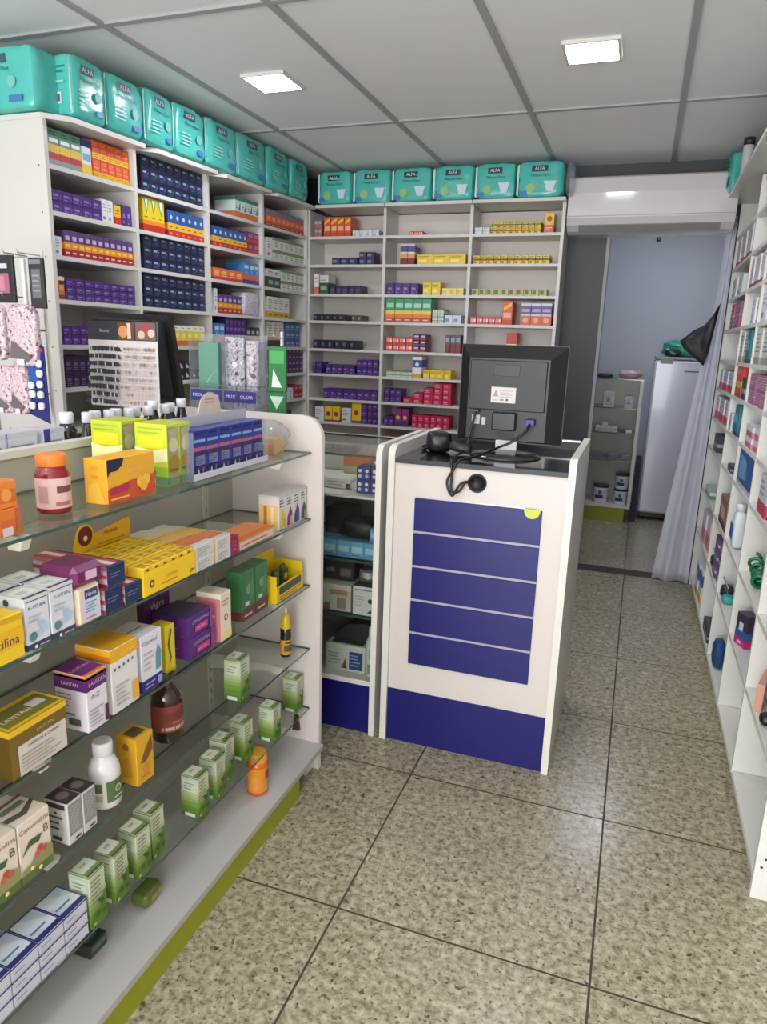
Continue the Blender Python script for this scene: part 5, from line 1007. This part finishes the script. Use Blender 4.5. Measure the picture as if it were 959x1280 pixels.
mb = MB(); mb.soft(.14, .12, .07, M((26, 26, 30), .5, bump=.3, scale=30), e=3, wr=.15, seed=8); mb.obj('fabric_pouch', None, (-.86, 2.24, .6315 + .062), 0, 'crumpled black fabric brace lying over the light blue boxes', cat='pouch')
LB = S((96, 156, 196), [], [('r', .1, .35, .9, .7, (150, 196, 222)), ('l', .1, .1, .8, .26, 1, (50, 100, 150)), ('r', 0, 0, 1, .06, (40, 80, 120))])
for i in range(5): sc('small_box', -1.0 + i * .0505, 2.165, .6305, .049, .08, .06, LB, 'light blue box in the middle row of the showcase, %s from left' % ORD[i], group='light blue boxes in the showcase row')
sc('small_box', -.782, 2.17, .6915, .045, .07, .05, LB, 'light blue box on top at the right of the showcase row')
DKS = S((44, 44, 48), [], [('r', .55, .2, .9, .6, (110, 106, 90)), ('c', .3, .5, .01, (120, 120, 130)), ('c', .15, .45, .007, (110, 110, 120))])
sc('small_box', -.93, 2.20, .4305 + .105, .12, .1, .07, DKS, 'dark carton stacked above the white device carton, showcase third shelf')
sc('small_box', -.80, 2.20, .4305 + .108, .10, .1, .045, S((80, 84, 70), [], [('r', .1, .3, .6, .8, (150, 150, 120)), ('c', .3, .5, .012, (190, 190, 190))]), 'olive grey carton over the white device carton, showcase third shelf')
sc('device_carton', -.805, 2.16, .4305, .105, .12, .105, S((206, 208, 200), [], [('l', .08, .84, .7, .92, 1, (60, 66, 80)), ('c', .62, .52, .009, (50, 54, 70)), ('c', .86, .60, .010, (60, 64, 80)), ('p', ((.5, .08), (.9, .12), (.85, .28), (.6, .2)), (56, 74, 120)), ('l', .08, .3, .45, .7, 4, (170, 172, 160))], T=[('r', .0, 0, 1, 1, (60, 60, 56))]), 'white device carton with blue figures in the showcase, right side')
sc('device_carton', -.925, 2.165, .4305, .115, .12, .098, S((196, 190, 180), [(.8, 1, (206, 200, 190))], [('r', .55, .1, .85, .5, (150, 140, 130)), ('p', ((.1, .0), (.35, .0), (.3, .3), (.1, .25)), (150, 100, 80)), ('r', .3, .62, .9, .8, (190, 130, 100))]), 'beige device carton left of the white one in the showcase')
sc('device_carton', -.885, 2.17, .2035, .15, .13, .10, S((202, 204, 196), [], [('r', .6, .1, .94, .78, (40, 66, 130)), ('l', .64, .2, .9, .7, 4, (140, 160, 200)), ('l', .05, .2, .4, .7, 4, (150, 150, 146)), ('p', ((.4, .1), (.55, .1), (.5, .5)), (90, 80, 76))], T=[('r', .1, .1, .9, .9, (60, 60, 60))]), 'white carton with blue panel at the bottom of the showcase')
mb = MB(); mb.prism([(-.08, 0), (.08, 0), (.08, .05), (.05, .07), (-.02, .06), (-.08, .01)], 'y', -.04, .04, M((40, 42, 40), .5)); mb.obj('carry_case', None, (-.875, 2.26, .3045), 0, 'dark wedge shaped case on the bottom showcase carton', cat='case')
t = bottle('spray_bottle', (-.785, 2.18, .2038), [('body', [(.022, 0), (.025, .004), (.025, .125), (.018, .145), (.014, .15)], M((206, 212, 200), .3)), ('cap', [(.015, .15), (.016, .152), (.016, .178), (.013, .182)], WC)], 'white and green bottle at the right bottom of the showcase')
wraplabel(t, .0255, .012, .12, M((214, 220, 206), .5), [(-2.0, -1.0, .012, .05, (120, 170, 90)), (-1.7, -1.0, .07, .11, (90, 110, 100))])

# ------------------------------------------------------------------ checkout counter
KX0, KX1, KY0, KY1 = -.730, -.145, 2.12, 2.68
u = thing('checkout_counter', 'white checkout counter with royal blue slatted front panel and blue kick board', 'counter', (-.44, 2.12, 0))
for x0 in (KX0, KX1 - .022): at0(MB().prism(sidepoly(KY0, KY1, 0, 1.004, 1.040, .04), 'x', x0, x0 + .022, WHITE, CREAM), 'side_panel')
at0(MB().box(KX0 + .022, KY0 + .014, .195, KX1 - .022, KY0 + .032, .985, WARM), 'front_panel')
FP = [c for c in u.children if c.name.startswith('front_panel')][0]
at0(MB().box(KX0 + .022, KY0 + .012, 0, KX1 - .022, KY0 + .030, .195, BLUE), 'kick_board')
TOPM = M((30, 32, 34), .1, vary=.2, scale=60, name='black_worktop', coat=.5)
at0(MB().box(KX0 + .022, KY0 + .004, .985, KX1 - .022, KY1, 1.0, TOPM, CHAR), 'worktop')
at0(MB().box(KX0 + .022, KY1 - .06, 1.0005, KX1 - .022, KY1 - .045, 1.03, CHAR), 'back_rail')
at0(MB().box(KX0 + .03, KY1 - .066, 1.0305, KX1 - .03, KY1 - .04, 1.036, STEEL), 'metal_edge')
at0(MB().box(KX0 + .022, KY1 - .018, .05, KX1 - .022, KY1, .984, WHITE), 'back_panel')
GROOVE = M((168, 162, 178), .45, name='slat_groove')
z0, z1 = .297, .880; n = 5; hh = (z1 - z0) / n
mb = MB(); mb.box(-.640, KY0 + .0135, z0, -.232, KY0 + .0141, z1, ALU)
at0(mb, 'panel_backing', FP)
for k in range(n):
    mb = MB(); mb.bbox(-.638, KY0 + .006, z0 + k * hh + .0045, -.234, KY0 + .0133, z0 + (k + 1) * hh - .0045, BLUE, .0012); at0(mb, 'blue_slat', FP)
    if k: at0(MB().box(-.639, KY0 + .009, z0 + k * hh - .004, -.233, KY0 + .0133, z0 + k * hh + .004, GROOVE), 'slat_groove', FP)
# half-round green sticker, grommet
mb = MB(); P = [(-.0245, 0), (.0245, 0)] + [(.0245 * math.cos(a), -.026 * math.sin(a)) for a in [PI * k / 12 for k in range(1, 12)]]
mb.prism([(a, b) for a, b in [(-.0245, .004), (.0245, .004)] + [(.0245 * math.cos(-PI * k / 12), .026 * math.sin(-PI * k / 12)) for k in range(0, 13)]], 'y', 0, .0007, M((196, 210, 50), .4)); mb.obj('round_sticker', FP, (-.264, .0048 + 2.12, .875))
mb = MB(); mb.lathe([(.030, 0), (.030, .004), (.024, .006), (.024, .002), (.0, .001)], M((28, 28, 30), .5), 28); o = mb.obj('cable_grommet', FP, (-.440, .0135 + 2.12, .942), rot=(PI / 2, 0, 0))
# ------------------------------------------------------------------ monitor on the counter
t = thing('computer_monitor', 'black desktop monitor seen from behind on the checkout counter', 'monitor', (-.398, 2.36, 1.0005), -.03)
MB().lathe([(.118, 0), (.118, .004), (.10, .010), (.04, .016), (.03, .018)], M((60, 60, 62), .2, coat=.4), 40).obj('base', t)
mb = MB(); mb.prism([(-.035, .014), (.035, .014), (.033, .09), (-.033, .09)], 'y', .0, .022, M((150, 150, 154), .35)); mb.obj('stand_neck', t)
MB().box(-.0355, -.0012, .02, .0355, .0, .05, M((206, 206, 208), .5)).obj('paper_label', t)
mb = MB()
BK = M((25, 24, 27), .42, bump=.05, scale=200, name='monitor_black'); w2, zb_, zt = .177, .040, .362
mb.box(-w2, .030, zb_, w2, .052, zt, BK)
# tapered back: frame steps to a raised central plate
o_ = [(-w2 + .002, .030, zb_ + .004), (w2 - .002, .030, zb_ + .004), (w2 - .002, .030, zt - .002), (-w2 + .002, .030, zt - .002)]
i_ = [(-.140, .0, zb_ + .012), (.125, .0, zb_ + .012), (.125, .0, .318), (-.140, .0, .318)]
mb.add(o_ + i_, [(0, 1, 5, 4), (1, 2, 6, 5), (2, 3, 7, 6), (3, 0, 4, 7), (4, 5, 6, 7)], BK)
HS = mb.obj('housing', t)
mb = MB(); mb.bbox(-.135, -.006, .150, .118, -.0005, .312, M((36, 34, 38), .45), .004); mb.bbox(-.055, -.0075, .262, .03, -.006, .298, M((28, 27, 31), .4), .002); RC = mb.obj('rear_cover', t)
MB().bbox(-.05, -.020, .085, .03, .0, .145, BLACK, .004).obj('hinge_cover', t)
mb = MB(); mb.bbox(-.060, -.0072, .175, .022, -.0062, .226, M((214, 206, 200), .5), .0003); mb.decals((-.06, -.0072, .175), (1, 0, 0), (0, 0, 1), (0, -1, 0), .082, .051, [('p', ((.08, .4), (.3, .4), (.2, .85)), (150, 140, 140)), ('l', .08, .1, .3, .35, 2, (170, 160, 156)), ('l', .38, .3, .9, .85, 4, (176, 164, 164)), ('c', .66, .2, .004, (70, 50, 44)), ('r', .38, .14, .52, .24, (130, 120, 120))], .0002); mb.obj('rating_label', RC)
mb = MB(); mb.bbox(-.122, -.0012, .100, -.095, -.0002, .130, M((196, 192, 190), .5), .0003); mb.bbox(-.088, -.0012, .098, -.075, -.0002, .124, M((190, 188, 186), .5), .0003); mb.decals((-.122, -.0012, .1), (1, 0, 0), (0, 0, 1), (0, -1, 0), .027, .03, [('l', .1, .1, .9, .8, 4, (120, 116, 116))], .0002); mb.obj('sticker', HS)
MB().bbox(.062, -.022, .105, .092, .0, .128, M((52, 36, 120), .4), .002).obj('video_plug', HS)
MB().bbox(-.115, -.018, .140, -.095, -.0, .150, CHAR, .002).obj('power_plug', HS)
CAB = M((16, 16, 18), .4)
def spline(P, k=8):
    P = [Vector(p) for p in P]; out = []
    Q = [P[0]] + P + [P[-1]]
    for i in range(1, len(Q) - 2):
        for j in range(k):
            t_ = j / k; a, b, c, d = Q[i - 1], Q[i], Q[i + 1], Q[i + 2]
            out.append(.5 * ((2 * b) + (-a + c) * t_ + (2 * a - 5 * b + 4 * c - d) * t_ ** 2 + (-a + 3 * b - 3 * c + d) * t_ ** 3))
    out.append(P[-1]); return out
MB().tube(spline([(-.105, -.020, .142), (-.112, -.03, .10), (-.125, -.05, .02), (-.128, -.14, .010), (-.120, -.236, .006), (-.112, -.248, -.03), (-.11, -.253, -.085), (-.085, -.256, -.085), (-.068, -.25, -.058), (-.05, -.235, -.055)]), .004, CAB).obj('power_cable', t)
MB().tube(spline([(.077, -.022, .112), (.07, -.045, .09), (.03, -.05, .055), (-.01, -.06, .035), (-.06, -.13, .012), (-.095, -.236, .008), (-.108, -.250, -.02), (-.125, -.254, -.06), (-.105, -.258, -.10), (-.08, -.254, -.06), (-.045, -.232, -.054)]), .0042, CAB).obj('video_cable', t)
# scanner / headset lump at the left of the worktop
t = thing('barcode_scanner', 'black barcode scanner lying on the left of the counter worktop', 'scanner', (-.625, 2.34, 1.0005), .35)
mb = MB(); mb.soft(.085, .11, .068, BLACK, e=3.4, wr=.10, seed=5); mb.obj('head', t); MB().tube([(.02, -.02, .03), (.06, -.05, .022), (.10, -.075, .018)], .016, CHAR, 10).obj('grip', t)
MB().tube(spline([(-.02, .045, .02), (-.05, .06, .006), (-.04, .02, .005), (-.06, -.02, .005)]), .003, CAB).obj('cord', t)

# ------------------------------------------------------------------ right wall unit (pigeon-holes)
RX0, RX1 = .410, .735
DY = [1.80, 2.28, 2.74, 3.22, 3.70, 4.45]
RZ = [.065, .36, .60, .85, 1.01, 1.17, 1.32, 1.48, 1.64, 1.80, 1.96, 2.12]
u = thing('wall_shelving_unit', 'white pigeon-hole shelving along the right wall, cut by the right picture edge', 'shelving unit', (.57, 1.8, 0))
RWH = M((226, 224, 216), 0.35, vary=0.03, scale=6, name='white_melamine_right')
mb = MB(); mb.box(RX0, 1.782, 0, RX1, 1.80, 2.13, RWH)
for z in (.09, .115, .14): mb.box(RX0 + .012 + (z - .09) * .3, 1.7813, z, RX0 + .018 + (z - .09) * .3, 1.782, z + .006, M((50, 50, 50), .5))
at0(mb, 'side_panel')
for y in DY[1:5]: at0(MB().box(RX0, y - .008, .066, RX1, y + .008, 2.12, RWH), 'divider')
at0(MB().box(RX0, 4.434, 0, RX1, 4.45, 2.13, RWH), 'side_panel')
at0(MB().box(RX1 - .006, 1.8, .02, RX1, 4.434, 2.12, RWH), 'back_panel')
at0(MB().box(RX0 + .015, 1.8, 0, RX0 + .03, 4.434, .048, M((196, 190, 180), .5)), 'kick_board')
for b in range(5):
    for z in RZ[:-1]: at0(MB().box(RX0 + .001, DY[b] + (.008 if b else 0), z - .016, RX1 - .006, DY[b + 1] - (.008 if b < 4 else .016), z, RWH), 'shelf')
at0(MB().box(.330, 1.782, 2.1305, RX1, 4.46, 2.148, RWH), 'top_board')
RIGHT = [ # bay, level, y0, y1, height, ncols, nlayers, style, description
 (4, 9, 3.76, 4.36, .145, 6, 1, 'rwt', 'tall red and white carton'), (4, 8, 4.05, 4.36, .10, 2, 1, 'wht', 'pale grey carton'), (4, 7, 3.95, 4.25, .125, 3, 1, 'mau', 'rose and white carton'),
 (3, 8, 3.24, 3.68, .125, 5, 1, 'rwt', 'white carton with red foot'), (3, 7, 3.32, 3.46, .105, 2, 2, 'wht', 'white bottle carton'), (3, 6, 3.53, 3.68, .135, 2, 1, 'wgr', 'white and grey carton'), (3, 6, 3.26, 3.46, .135, 2, 1, 'tea', 'teal carton'),
 (2, 6, 2.80, 3.20, .135, 3, 1, 'wgr', 'white carton with grey text'), (4, 5, 3.80, 4.36, .10, 5, 1, 'rdw', 'white and rose carton'), (3, 5, 3.50, 3.64, .14, 1, 1, 'roy', 'red carton with yellow stripe'), (3, 5, 3.28, 3.42, .09, 2, 1, 'bkp', 'dark carton'),
 (2, 5, 2.80, 3.19, .115, 3, 2, 'mau', 'mauve carton'), (4, 4, 3.90, 4.36, .12, 4, 1, 'rdw', 'white carton with red base'), (3, 4, 3.24, 3.50, .13, 2, 1, 'tea', 'teal topped carton'), (3, 4, 3.57, 3.68, .08, 2, 1, 'wbl', 'white and indigo carton'),
 (2, 4, 2.82, 3.10, .085, 2, 2, 'pkw', 'pink and white carton'), (4, 3, 4.1, 4.2, .09, 1, 1, 'bkp', 'dark slim carton'), (3, 3, 3.3, 3.5, .03, 2, 1, 'bkp', 'low dark carton'), (2, 3, 2.78, 3.16, .14, 1, 1, 'bpc', 'large blue picture carton'),
 (1, 3, 2.34, 2.60, .13, 2, 1, 'rdw', 'white carton with crimson blot'), (4, 2, 4.1, 4.3, .04, 1, 1, 'grn', 'flat green carton'), (3, 2, 3.36, 3.56, .13, 1, 1, 'brp', 'brown framed picture carton'), 
 (4, 1, 3.9, 4.2, .16, 2, 1, 'pkw', 'rose carton low in the far bay'), (3, 1, 3.34, 3.52, .18, 2, 3, 'vwt', 'violet and white carton'), (4, 0, 3.95, 4.15, .18, 2, 1, 'blw', 'blue and white carton'),
 (3, 0, 3.40, 3.55, .06, 1, 1, 'bkp', 'black compact carton'), (0, 4, 2.0, 2.24, .1, 2, 1, 'wgr', 'white carton near the front'), (0, 6, 1.95, 2.24, .12, 2, 1, 'mau', 'mauve carton near the front'),
 (1, 5, 2.34, 2.7, .12, 3, 1, 'wgr', 'white carton'), (1, 7, 2.34, 2.7, .12, 3, 1, 'rwt', 'white carton with red foot'), (2, 7, 2.8, 3.18, .13, 3, 1, 'wht', 'white carton'), (2, 8, 2.8, 3.18, .13, 3, 1, 'rwt', 'white and red carton'), (1, 6, 2.34, 2.7, .12, 2, 1, 'tea', 'teal carton'),
]
RBAY = ['nearest bay', 'second bay', 'third bay', 'fourth bay', 'far bay']
for (b, l, y0, y1, h, nc, nl, stl, desc) in RIGHT:
    w = (y1 - y0) / nc
    z = RZ[l]
    y0 = max(DY[b] + .02, y0 - .06); w = (y1 - y0) / nc
    def at(i, k): return (RX0 + .006 + (i % 2) * .006, y1 - w * (i + .5), z + .0004 + h / nl * k)
    row(desc, '%s, %s up, right wall' % (RBAY[b], ORD[l]), desc + ' row on the right wall unit', nc, nl, w, .10, h / nl, stl, at, -PI / 2, name='carton', cat='carton')
t = thing('lotion_bottle', 'white bottle with blue label in the right wall unit', 'bottle', (.437, 3.06, .6005))
mb = MB(); mb.soft(.085, .05, .15, WC, e=4, wr=0); mb.obj('body', t, rz=-PI / 2); MB().lathe([(.018, .15), (.018, .175), (.014, .18)], WC, 16).obj('cap', t)
MB().box(-.001 - .0262, -.035, .04, -.0262, .035, .10, M((30, 96, 176), .4)).obj('blue_label', t)
t = bottle('lotion_bottle', (.478, 3.10, .6005), [('body', [(.02, 0), (.023, .004), (.023, .12), (.012, .14)], M((190, 200, 70), .3)), ('cap', [(.012, .14), (.012, .165), (.01, .17)], WC)], 'yellow green bottle beside the white one in the right wall unit')
o = put(box_mesh(.070, .05, .115, 'cnd'), 'small_carton', None, (.428, 2.61, .3608), -PI / 2 + .35, 'navy, blue and magenta carton standing in a low pigeon-hole, right wall', 'carton')
t = thing('spiral_hose', 'dark green spiral tube toy in the right wall unit', 'hose', (.440, 2.57, .6075))
P = [(0.021 * math.cos(a) + .012 * math.sin(a * .08), -.07 + .0036 * a, .022 + .021 * math.sin(a) + .0022 * max(0, a - 20)) for a in [k * .45 for k in range(88)]]
MB().tube(P, .006, M((20, 110, 70), .3), 6).obj('coil', t)
mb = MB(); mb.soft(.10, .05, .12, M((36, 70, 130), .5, vary=.3, scale=30), e=3, wr=.2, seed=12); mb.obj('blue_pouch', None, (.44, 3.10, .0652), -PI / 2, 'crumpled blue pouch in a bottom pigeon-hole, right wall', cat='pouch')
o = put(box_mesh(.13, .02, .085, S((214, 150, 130), [], [('r', .1, .1, .9, .9, (230, 214, 206)), ('p', ((.1, .1), (.6, .1), (.4, .9)), (200, 90, 80))])), 'greeting_card_box', None, (.43, 2.17, .3604), -PI / 2 - .3, 'white box with salmon red picture leaning at the right edge', 'box')
mb = MB(); mb.soft(.05, .05, .03, BLACK, e=3, wr=.1); mb.obj('small_black_object', None, (.44, 2.04, .3604), 0, 'small black object at the right picture edge, low pigeon-hole', cat='object')
for i, (x, y, z) in enumerate([(.440, 3.60, .3604), (.440, 3.13, .3604)]):
    t = thing('key_bunch', ('dark bundle of small parts in the fourth bay, right wall', 'dark and teal bundle of small parts in the third bay, right wall')[i], 'bundle', (x, y, z))
    mb = MB(); mb.soft(.05, .07, .06, M((50, 46, 54), .4, bump=.5, scale=50), e=2.5, wr=.3, seed=i + 20); mb.obj('lump', t); MB().tube(spline([(0, -.03, .05), (-.02, 0, .09), (0, .03, .05)]), .003, STEEL, 6).obj('ring', t)
    if i: mb = MB(); mb.soft(.05, .05, .035, M((50, 160, 160), .4), e=3, wr=.1, c=(0, -.065, 0)); mb.obj('teal_tag', t)
# on the top board
me = pack_mesh(.20, .10, .19, 77, 0)
put(me, 'diaper_pack', None, (.360, 4.30, 2.1485), -PI / 2 + .1, 'teal diaper pack standing alone on the top of the right wall unit', 'diaper pack')
t = thing('rolled_paper', 'white roll with dark end standing on the right wall unit top', 'roll', (.365, 3.98, 2.1485), 0)
MB().lathe([(.024, 0), (.024, .16), (.02, .165)], M((206, 204, 204), .5), 18).obj('roll', t); MB().lathe([(.025, .158), (.025, .19), (.02, .193)], M((50, 50, 52), .4), 18).obj('end_cap', t)
o = put(box_mesh(.09, .05, .06, S((216, 130, 100), [], [('r', .1, .2, .9, .8, (230, 170, 140))])), 'carton', None, (.365, 3.98, 2.1485), -PI / 2, 'small salmon coloured carton in front of the white roll, unit top', 'carton'); o.location = (.352, 3.93, 2.1485)
bpy.data.objects.remove(o)
for i in range(6):
    put(box_mesh(.15, .12, .17, S((190 - 14 * (i % 3), 190, 200), [(0, .3, [(60, 50, 130), (180, 180, 190), (150, 70, 70)][i % 3])], [('l', .1, .4, .9, .9, 4, (130, 130, 150))])), 'storage_carton', None, (.45, 3.78 - i * .17, 2.1485), -PI / 2, 'white and coloured carton on the right unit top, %s from the far end' % ORD[i], 'carton', 'cartons on the right unit top')

# ------------------------------------------------------------------ doorway curtain and dark cloth
CUR = clear('curtain_film', (240, 240, 250), rough=.3, haze=.85, hazecol=(240, 240, 246))
def curtain(u_, v):     # u across, v from top to bottom
    z = 2.02 * (1 - v) + .015
    xr = .40 - .0 * v; xl = .355 - .02 * math.sin(v * 2) - (max(0, v - .18) ** 1.1) * .175
    x = xl + (xr - xl) * u_
    f = .5 + .5 * v
    y = 4.41 + .022 * f * math.sin(u_ * PI * 3.2 + .6) + .004 * math.sin(u_ * 23 + v * 3) * f
    return (x, y, z)
mb = MB(); mb.grid(curtain, 60, 30, CUR); o = mb.obj('curtain', None, label='translucent white plastic curtain gathered at the right side of the storeroom doorway', cat='curtain')
md = o.modifiers.new('thickness', 'SOLIDIFY'); md.thickness = .0015
DC = M((44, 44, 50), .55, vary=.15, scale=30, bump=.6, name='black_cloth')
PTS = [(.368, 1.622), (.34, 1.56), (.30, 1.50), (.25, 1.475), (.215, 1.44), (.188, 1.415), (.21, 1.375), (.26, 1.335), (.325, 1.285), (.338, 1.35), (.352, 1.46)]
def clothgrid():
    mb = MB(); cx = sum(p[0] for p in PTS) / len(PTS); cz = sum(p[1] for p in PTS) / len(PTS); vs = [(cx, 4.335, cz)]; fs = []
    n = len(PTS)
    for r_ in (.35, .7, 1.0):
        for i, (x, z) in enumerate(PTS): vs.append((cx + (x - cx) * r_, 4.345 + .012 * math.sin(i * 2.1 + r_ * 4) + .02 * r_, cz + (z - cz) * r_))
    for i in range(n): fs.append((0, 1 + i, 1 + (i + 1) % n))
    for k in range(2):
        for i in range(n): a = 1 + k * n + i; b = 1 + k * n + (i + 1) % n; fs.append((a, a + n, b + n, b))
    mb.add(vs, fs, DC, True); return mb
o = clothgrid().obj('black_cloth', None, label='black triangular cloth hanging over the curtain edge above the freezer', cat='cloth'); md = o.modifiers.new('t', 'SOLIDIFY'); md.thickness = .006

# ------------------------------------------------------------------ storeroom: freezer, glass cabinet
t = thing('upright_freezer', 'white upright freezer in the storeroom behind the curtain', 'freezer', (.40, 6.05, 0))
FW = M((214, 216, 224), .2, name='freezer_enamel', coat=.3); w2 = .30
MB().bbox(-w2, .055, .05, w2, .62, 1.29, FW, .012).obj('body', t)
mb = MB(); mb.bbox(-w2, .0, .065, w2, .05, 1.285, FW, .014); DR = mb.obj('door', t)
mb = MB(); mb.bbox(-.02 - .06, -.0035, 1.205, .07, .0, 1.213, M((70, 72, 80), .3, metal=.5), .001); mb.obj('nameplate', DR)
mb = MB(); mb.bbox(-w2, .01, 1.292, w2, .60, 1.315, M((150, 150, 152), .4), .005); mb.obj('top_trim', t)
mb = MB(); mb.bbox(-w2 + .04, -.004, 1.262, -w2 + .13, .0, 1.298, M((130, 128, 116), .4), .002); mb.obj('hinge_cover', t)
mb = MB()
for sx in (-1, 1): mb.lathe([(.02, 0), (.02, .05)], BLACK, 12, (sx * (w2 - .05), .1, 0))
mb.box(-w2 + .02, .06, .02, w2 - .02, .5, .05, BLACK); mb.obj('feet', t)
BAGM = M((70, 170, 140), .3, vary=.3, scale=18, bump=.5, name='green_plastic')
mb = MB(); mb.soft(.30, .22, .13, BAGM, e=2.8, n=12, wr=.28, seed=31); mb.obj('plastic_bag', None, (.30, 6.28, 1.3155), 0, 'crumpled green plastic bag on top of the freezer', cat='bag')
mb = MB(); mb.soft(.12, .1, .06, M((36, 60, 52), .3), e=2.6, wr=.25, seed=33); mb.obj('dark_bundle', None, (.22, 6.12, 1.3155), 0, 'dark green bundle in front of the green bag on the freezer', cat='bundle')
u = thing('glass_cabinet', 'narrow open cabinet with glass shelves and lime green base in the storeroom', 'cabinet', (-.15, 5.85, 0))
CX0, CX1, CY0, CY1 = -.62, .035, 5.85, 6.2
at0(MB().box(CX0, CY0, .12, CX0 + .02, CY1, 1.13, WHITE), 'side_panel'); at0(MB().box(CX1 - .025, CY0, .12, CX1, CY1, 1.13, WHITE), 'side_panel')
at0(MB().box(CX0 + .02, CY1 - .012, .12, CX1 - .025, CY1, 1.12, GREYP), 'back_panel'); at0(MB().box(CX0 + .02, CY0, .12, CX1 - .025, CY1 - .012, .14, WHITE), 'bottom_board')
at0(MB().box(CX0 + .02, CY0 + .02, 0, -.005, CY0 + .04, .12, OLIVE).box(-.02, CY0 + .04, 0, -.005, CY1, .12, OLIVE), 'kick_board')
at0(MB().box(CX0, CY0, 1.1305, CX1, CY1, 1.138, GLASS, GEDGE), 'glass_top')
for z in (.50, .72, .915): at0(MB().box(CX0 + .02, CY0 + .01, z - .006, CX1 - .026, CY1 - .014, z, GLASS, GEDGE), 'glass_shelf')
def tub(x, y, z, r, h, lab, band=(40, 50, 120), lidc=(40, 44, 54)):
    t = bottle('paint_tub', (x, y, z + .001), [('body', [(r * .88, 0), (r * .9, .003), (r, h * .85), (r, h * .88)], WC), ('lid', [(r * 1.03, h * .88), (r * 1.05, h * .9), (r * 1.05, h), (r * .9, h * 1.01)], M(lidc, .4))], lab, 'tub', n=20)
    wraplabel(t, r * .985, h * .2, h * .75, M((206, 206, 216), .5), [(-2.4, -1.2, h * .25, h * .45, band), (-1.9, -1.4, h * .5, h * .7, (90, 90, 110))])
tub(-.045, 5.93, .14, .052, .125, 'white tub with navy lid at the cabinet bottom, right', lidc=(30, 36, 90)); tub(-.045, 5.93, .268, .052, .12, 'white tub with dark lid stacked on another in the cabinet'); tub(-.20, 5.96, .14, .058, .14, 'white tub with dark lid at the cabinet bottom, left')
for i, (x, z, w, h, c) in enumerate([(-.21, .9155, .08, .12, 'left'), (-.06, .9155, .06, .09, 'right')]):
    put(box_mesh(w, .08, h, S((206, 202, 200), [], [('l', .1, .1, .9, .9, 5, (150, 140, 140)), ('r', .3, .3, .6, .5, (120, 120, 130))])), 'small_carton', None, (x, 5.90, z + .0005), 0, 'pale carton on the upper glass shelf of the storeroom cabinet, %s' % c, 'carton')
for i in range(4):
    put(box_mesh(.038, .06, .045, S((206, 204, 200), [], [('r', .2, .2, .8, .6, (170, 166, 160))])), 'small_carton', None, (-.27 + i * .042, 5.90, .7205), 0, 'small white carton on the middle shelf of the storeroom cabinet, %s from left' % ORD[i], 'carton', 'small white cartons in the storeroom cabinet')
put(box_mesh(.04, .06, .03, S((206, 204, 200))), 'small_carton', None, (-.22, 5.90, .766), 0, 'small white carton on top of the middle shelf row, storeroom cabinet', 'carton')
put(box_mesh(.05, .06, .022, S((40, 40, 44))), 'small_carton', None, (-.09, 5.90, .7205), 0, 'flat black carton right of the white ones, storeroom cabinet', 'carton')
put(box_mesh(.04, .06, .022, S((220, 220, 220))), 'small_carton', None, (-.035, 5.90, .7205), 0, 'flat white carton at the right end, middle shelf, storeroom cabinet', 'carton')
for i in range(3):
    mb = MB(); mb.soft(.12, .12, .05, PLASTIC, e=2.6, wr=.25, seed=40 + i); mb.obj('plastic_bag', None, (-.26 + i * .115, 5.95, .501), 0, 'crumpled clear bag on the lower glass shelf, storeroom cabinet, %s from left' % ORD[i], cat='bag', group='clear bags in the storeroom cabinet')
mb = MB(); mb.soft(.17, .15, .07, M((206, 170, 176), .35, vary=.2, scale=30, bump=.4), e=3, wr=.15, seed=50); mb.obj('pink_bag', None, (-.07, 5.97, 1.1385), 0, 'pink translucent bag on top of the storeroom cabinet', cat='bag')
mb = MB(); mb.soft(.12, .1, .035, CHAR, e=3, wr=.2, seed=51); mb.obj('dark_pouch', None, (-.26, 5.95, 1.1385), 0, 'dark grey pouch on top of the storeroom cabinet, left', cat='pouch')
mb = MB(); mb.box(.045, 5.95, 0, .085, 6.25, .50, M((30, 32, 44), .6)); mb.obj('leaning_board', None, label='dark upright panel leaning between the cabinet and the freezer', cat='board')
t = thing('door_hook', 'small dark hook on the pale panel above the doorway view', 'hook', (.026, 6.745, 2.272))
mb = MB(); mb.lathe([(.018, 0), (.018, .02), (.01, .026)], BLACK, 14); mb.obj('knob', t, rot=(PI / 2, 0, 0))
# every label at most sixteen words
for o in bpy.data.objects:
    if o.get('label'):
        s_ = o['label']
        if len(s_.split()) > 16: s_ = s_.replace(' medicine box', ' box')
        if len(s_.split()) > 16: s_ = s_.replace(', left wall', '').replace(' with yellow base', '').replace(', back wall', '')
        o['label'] = s_
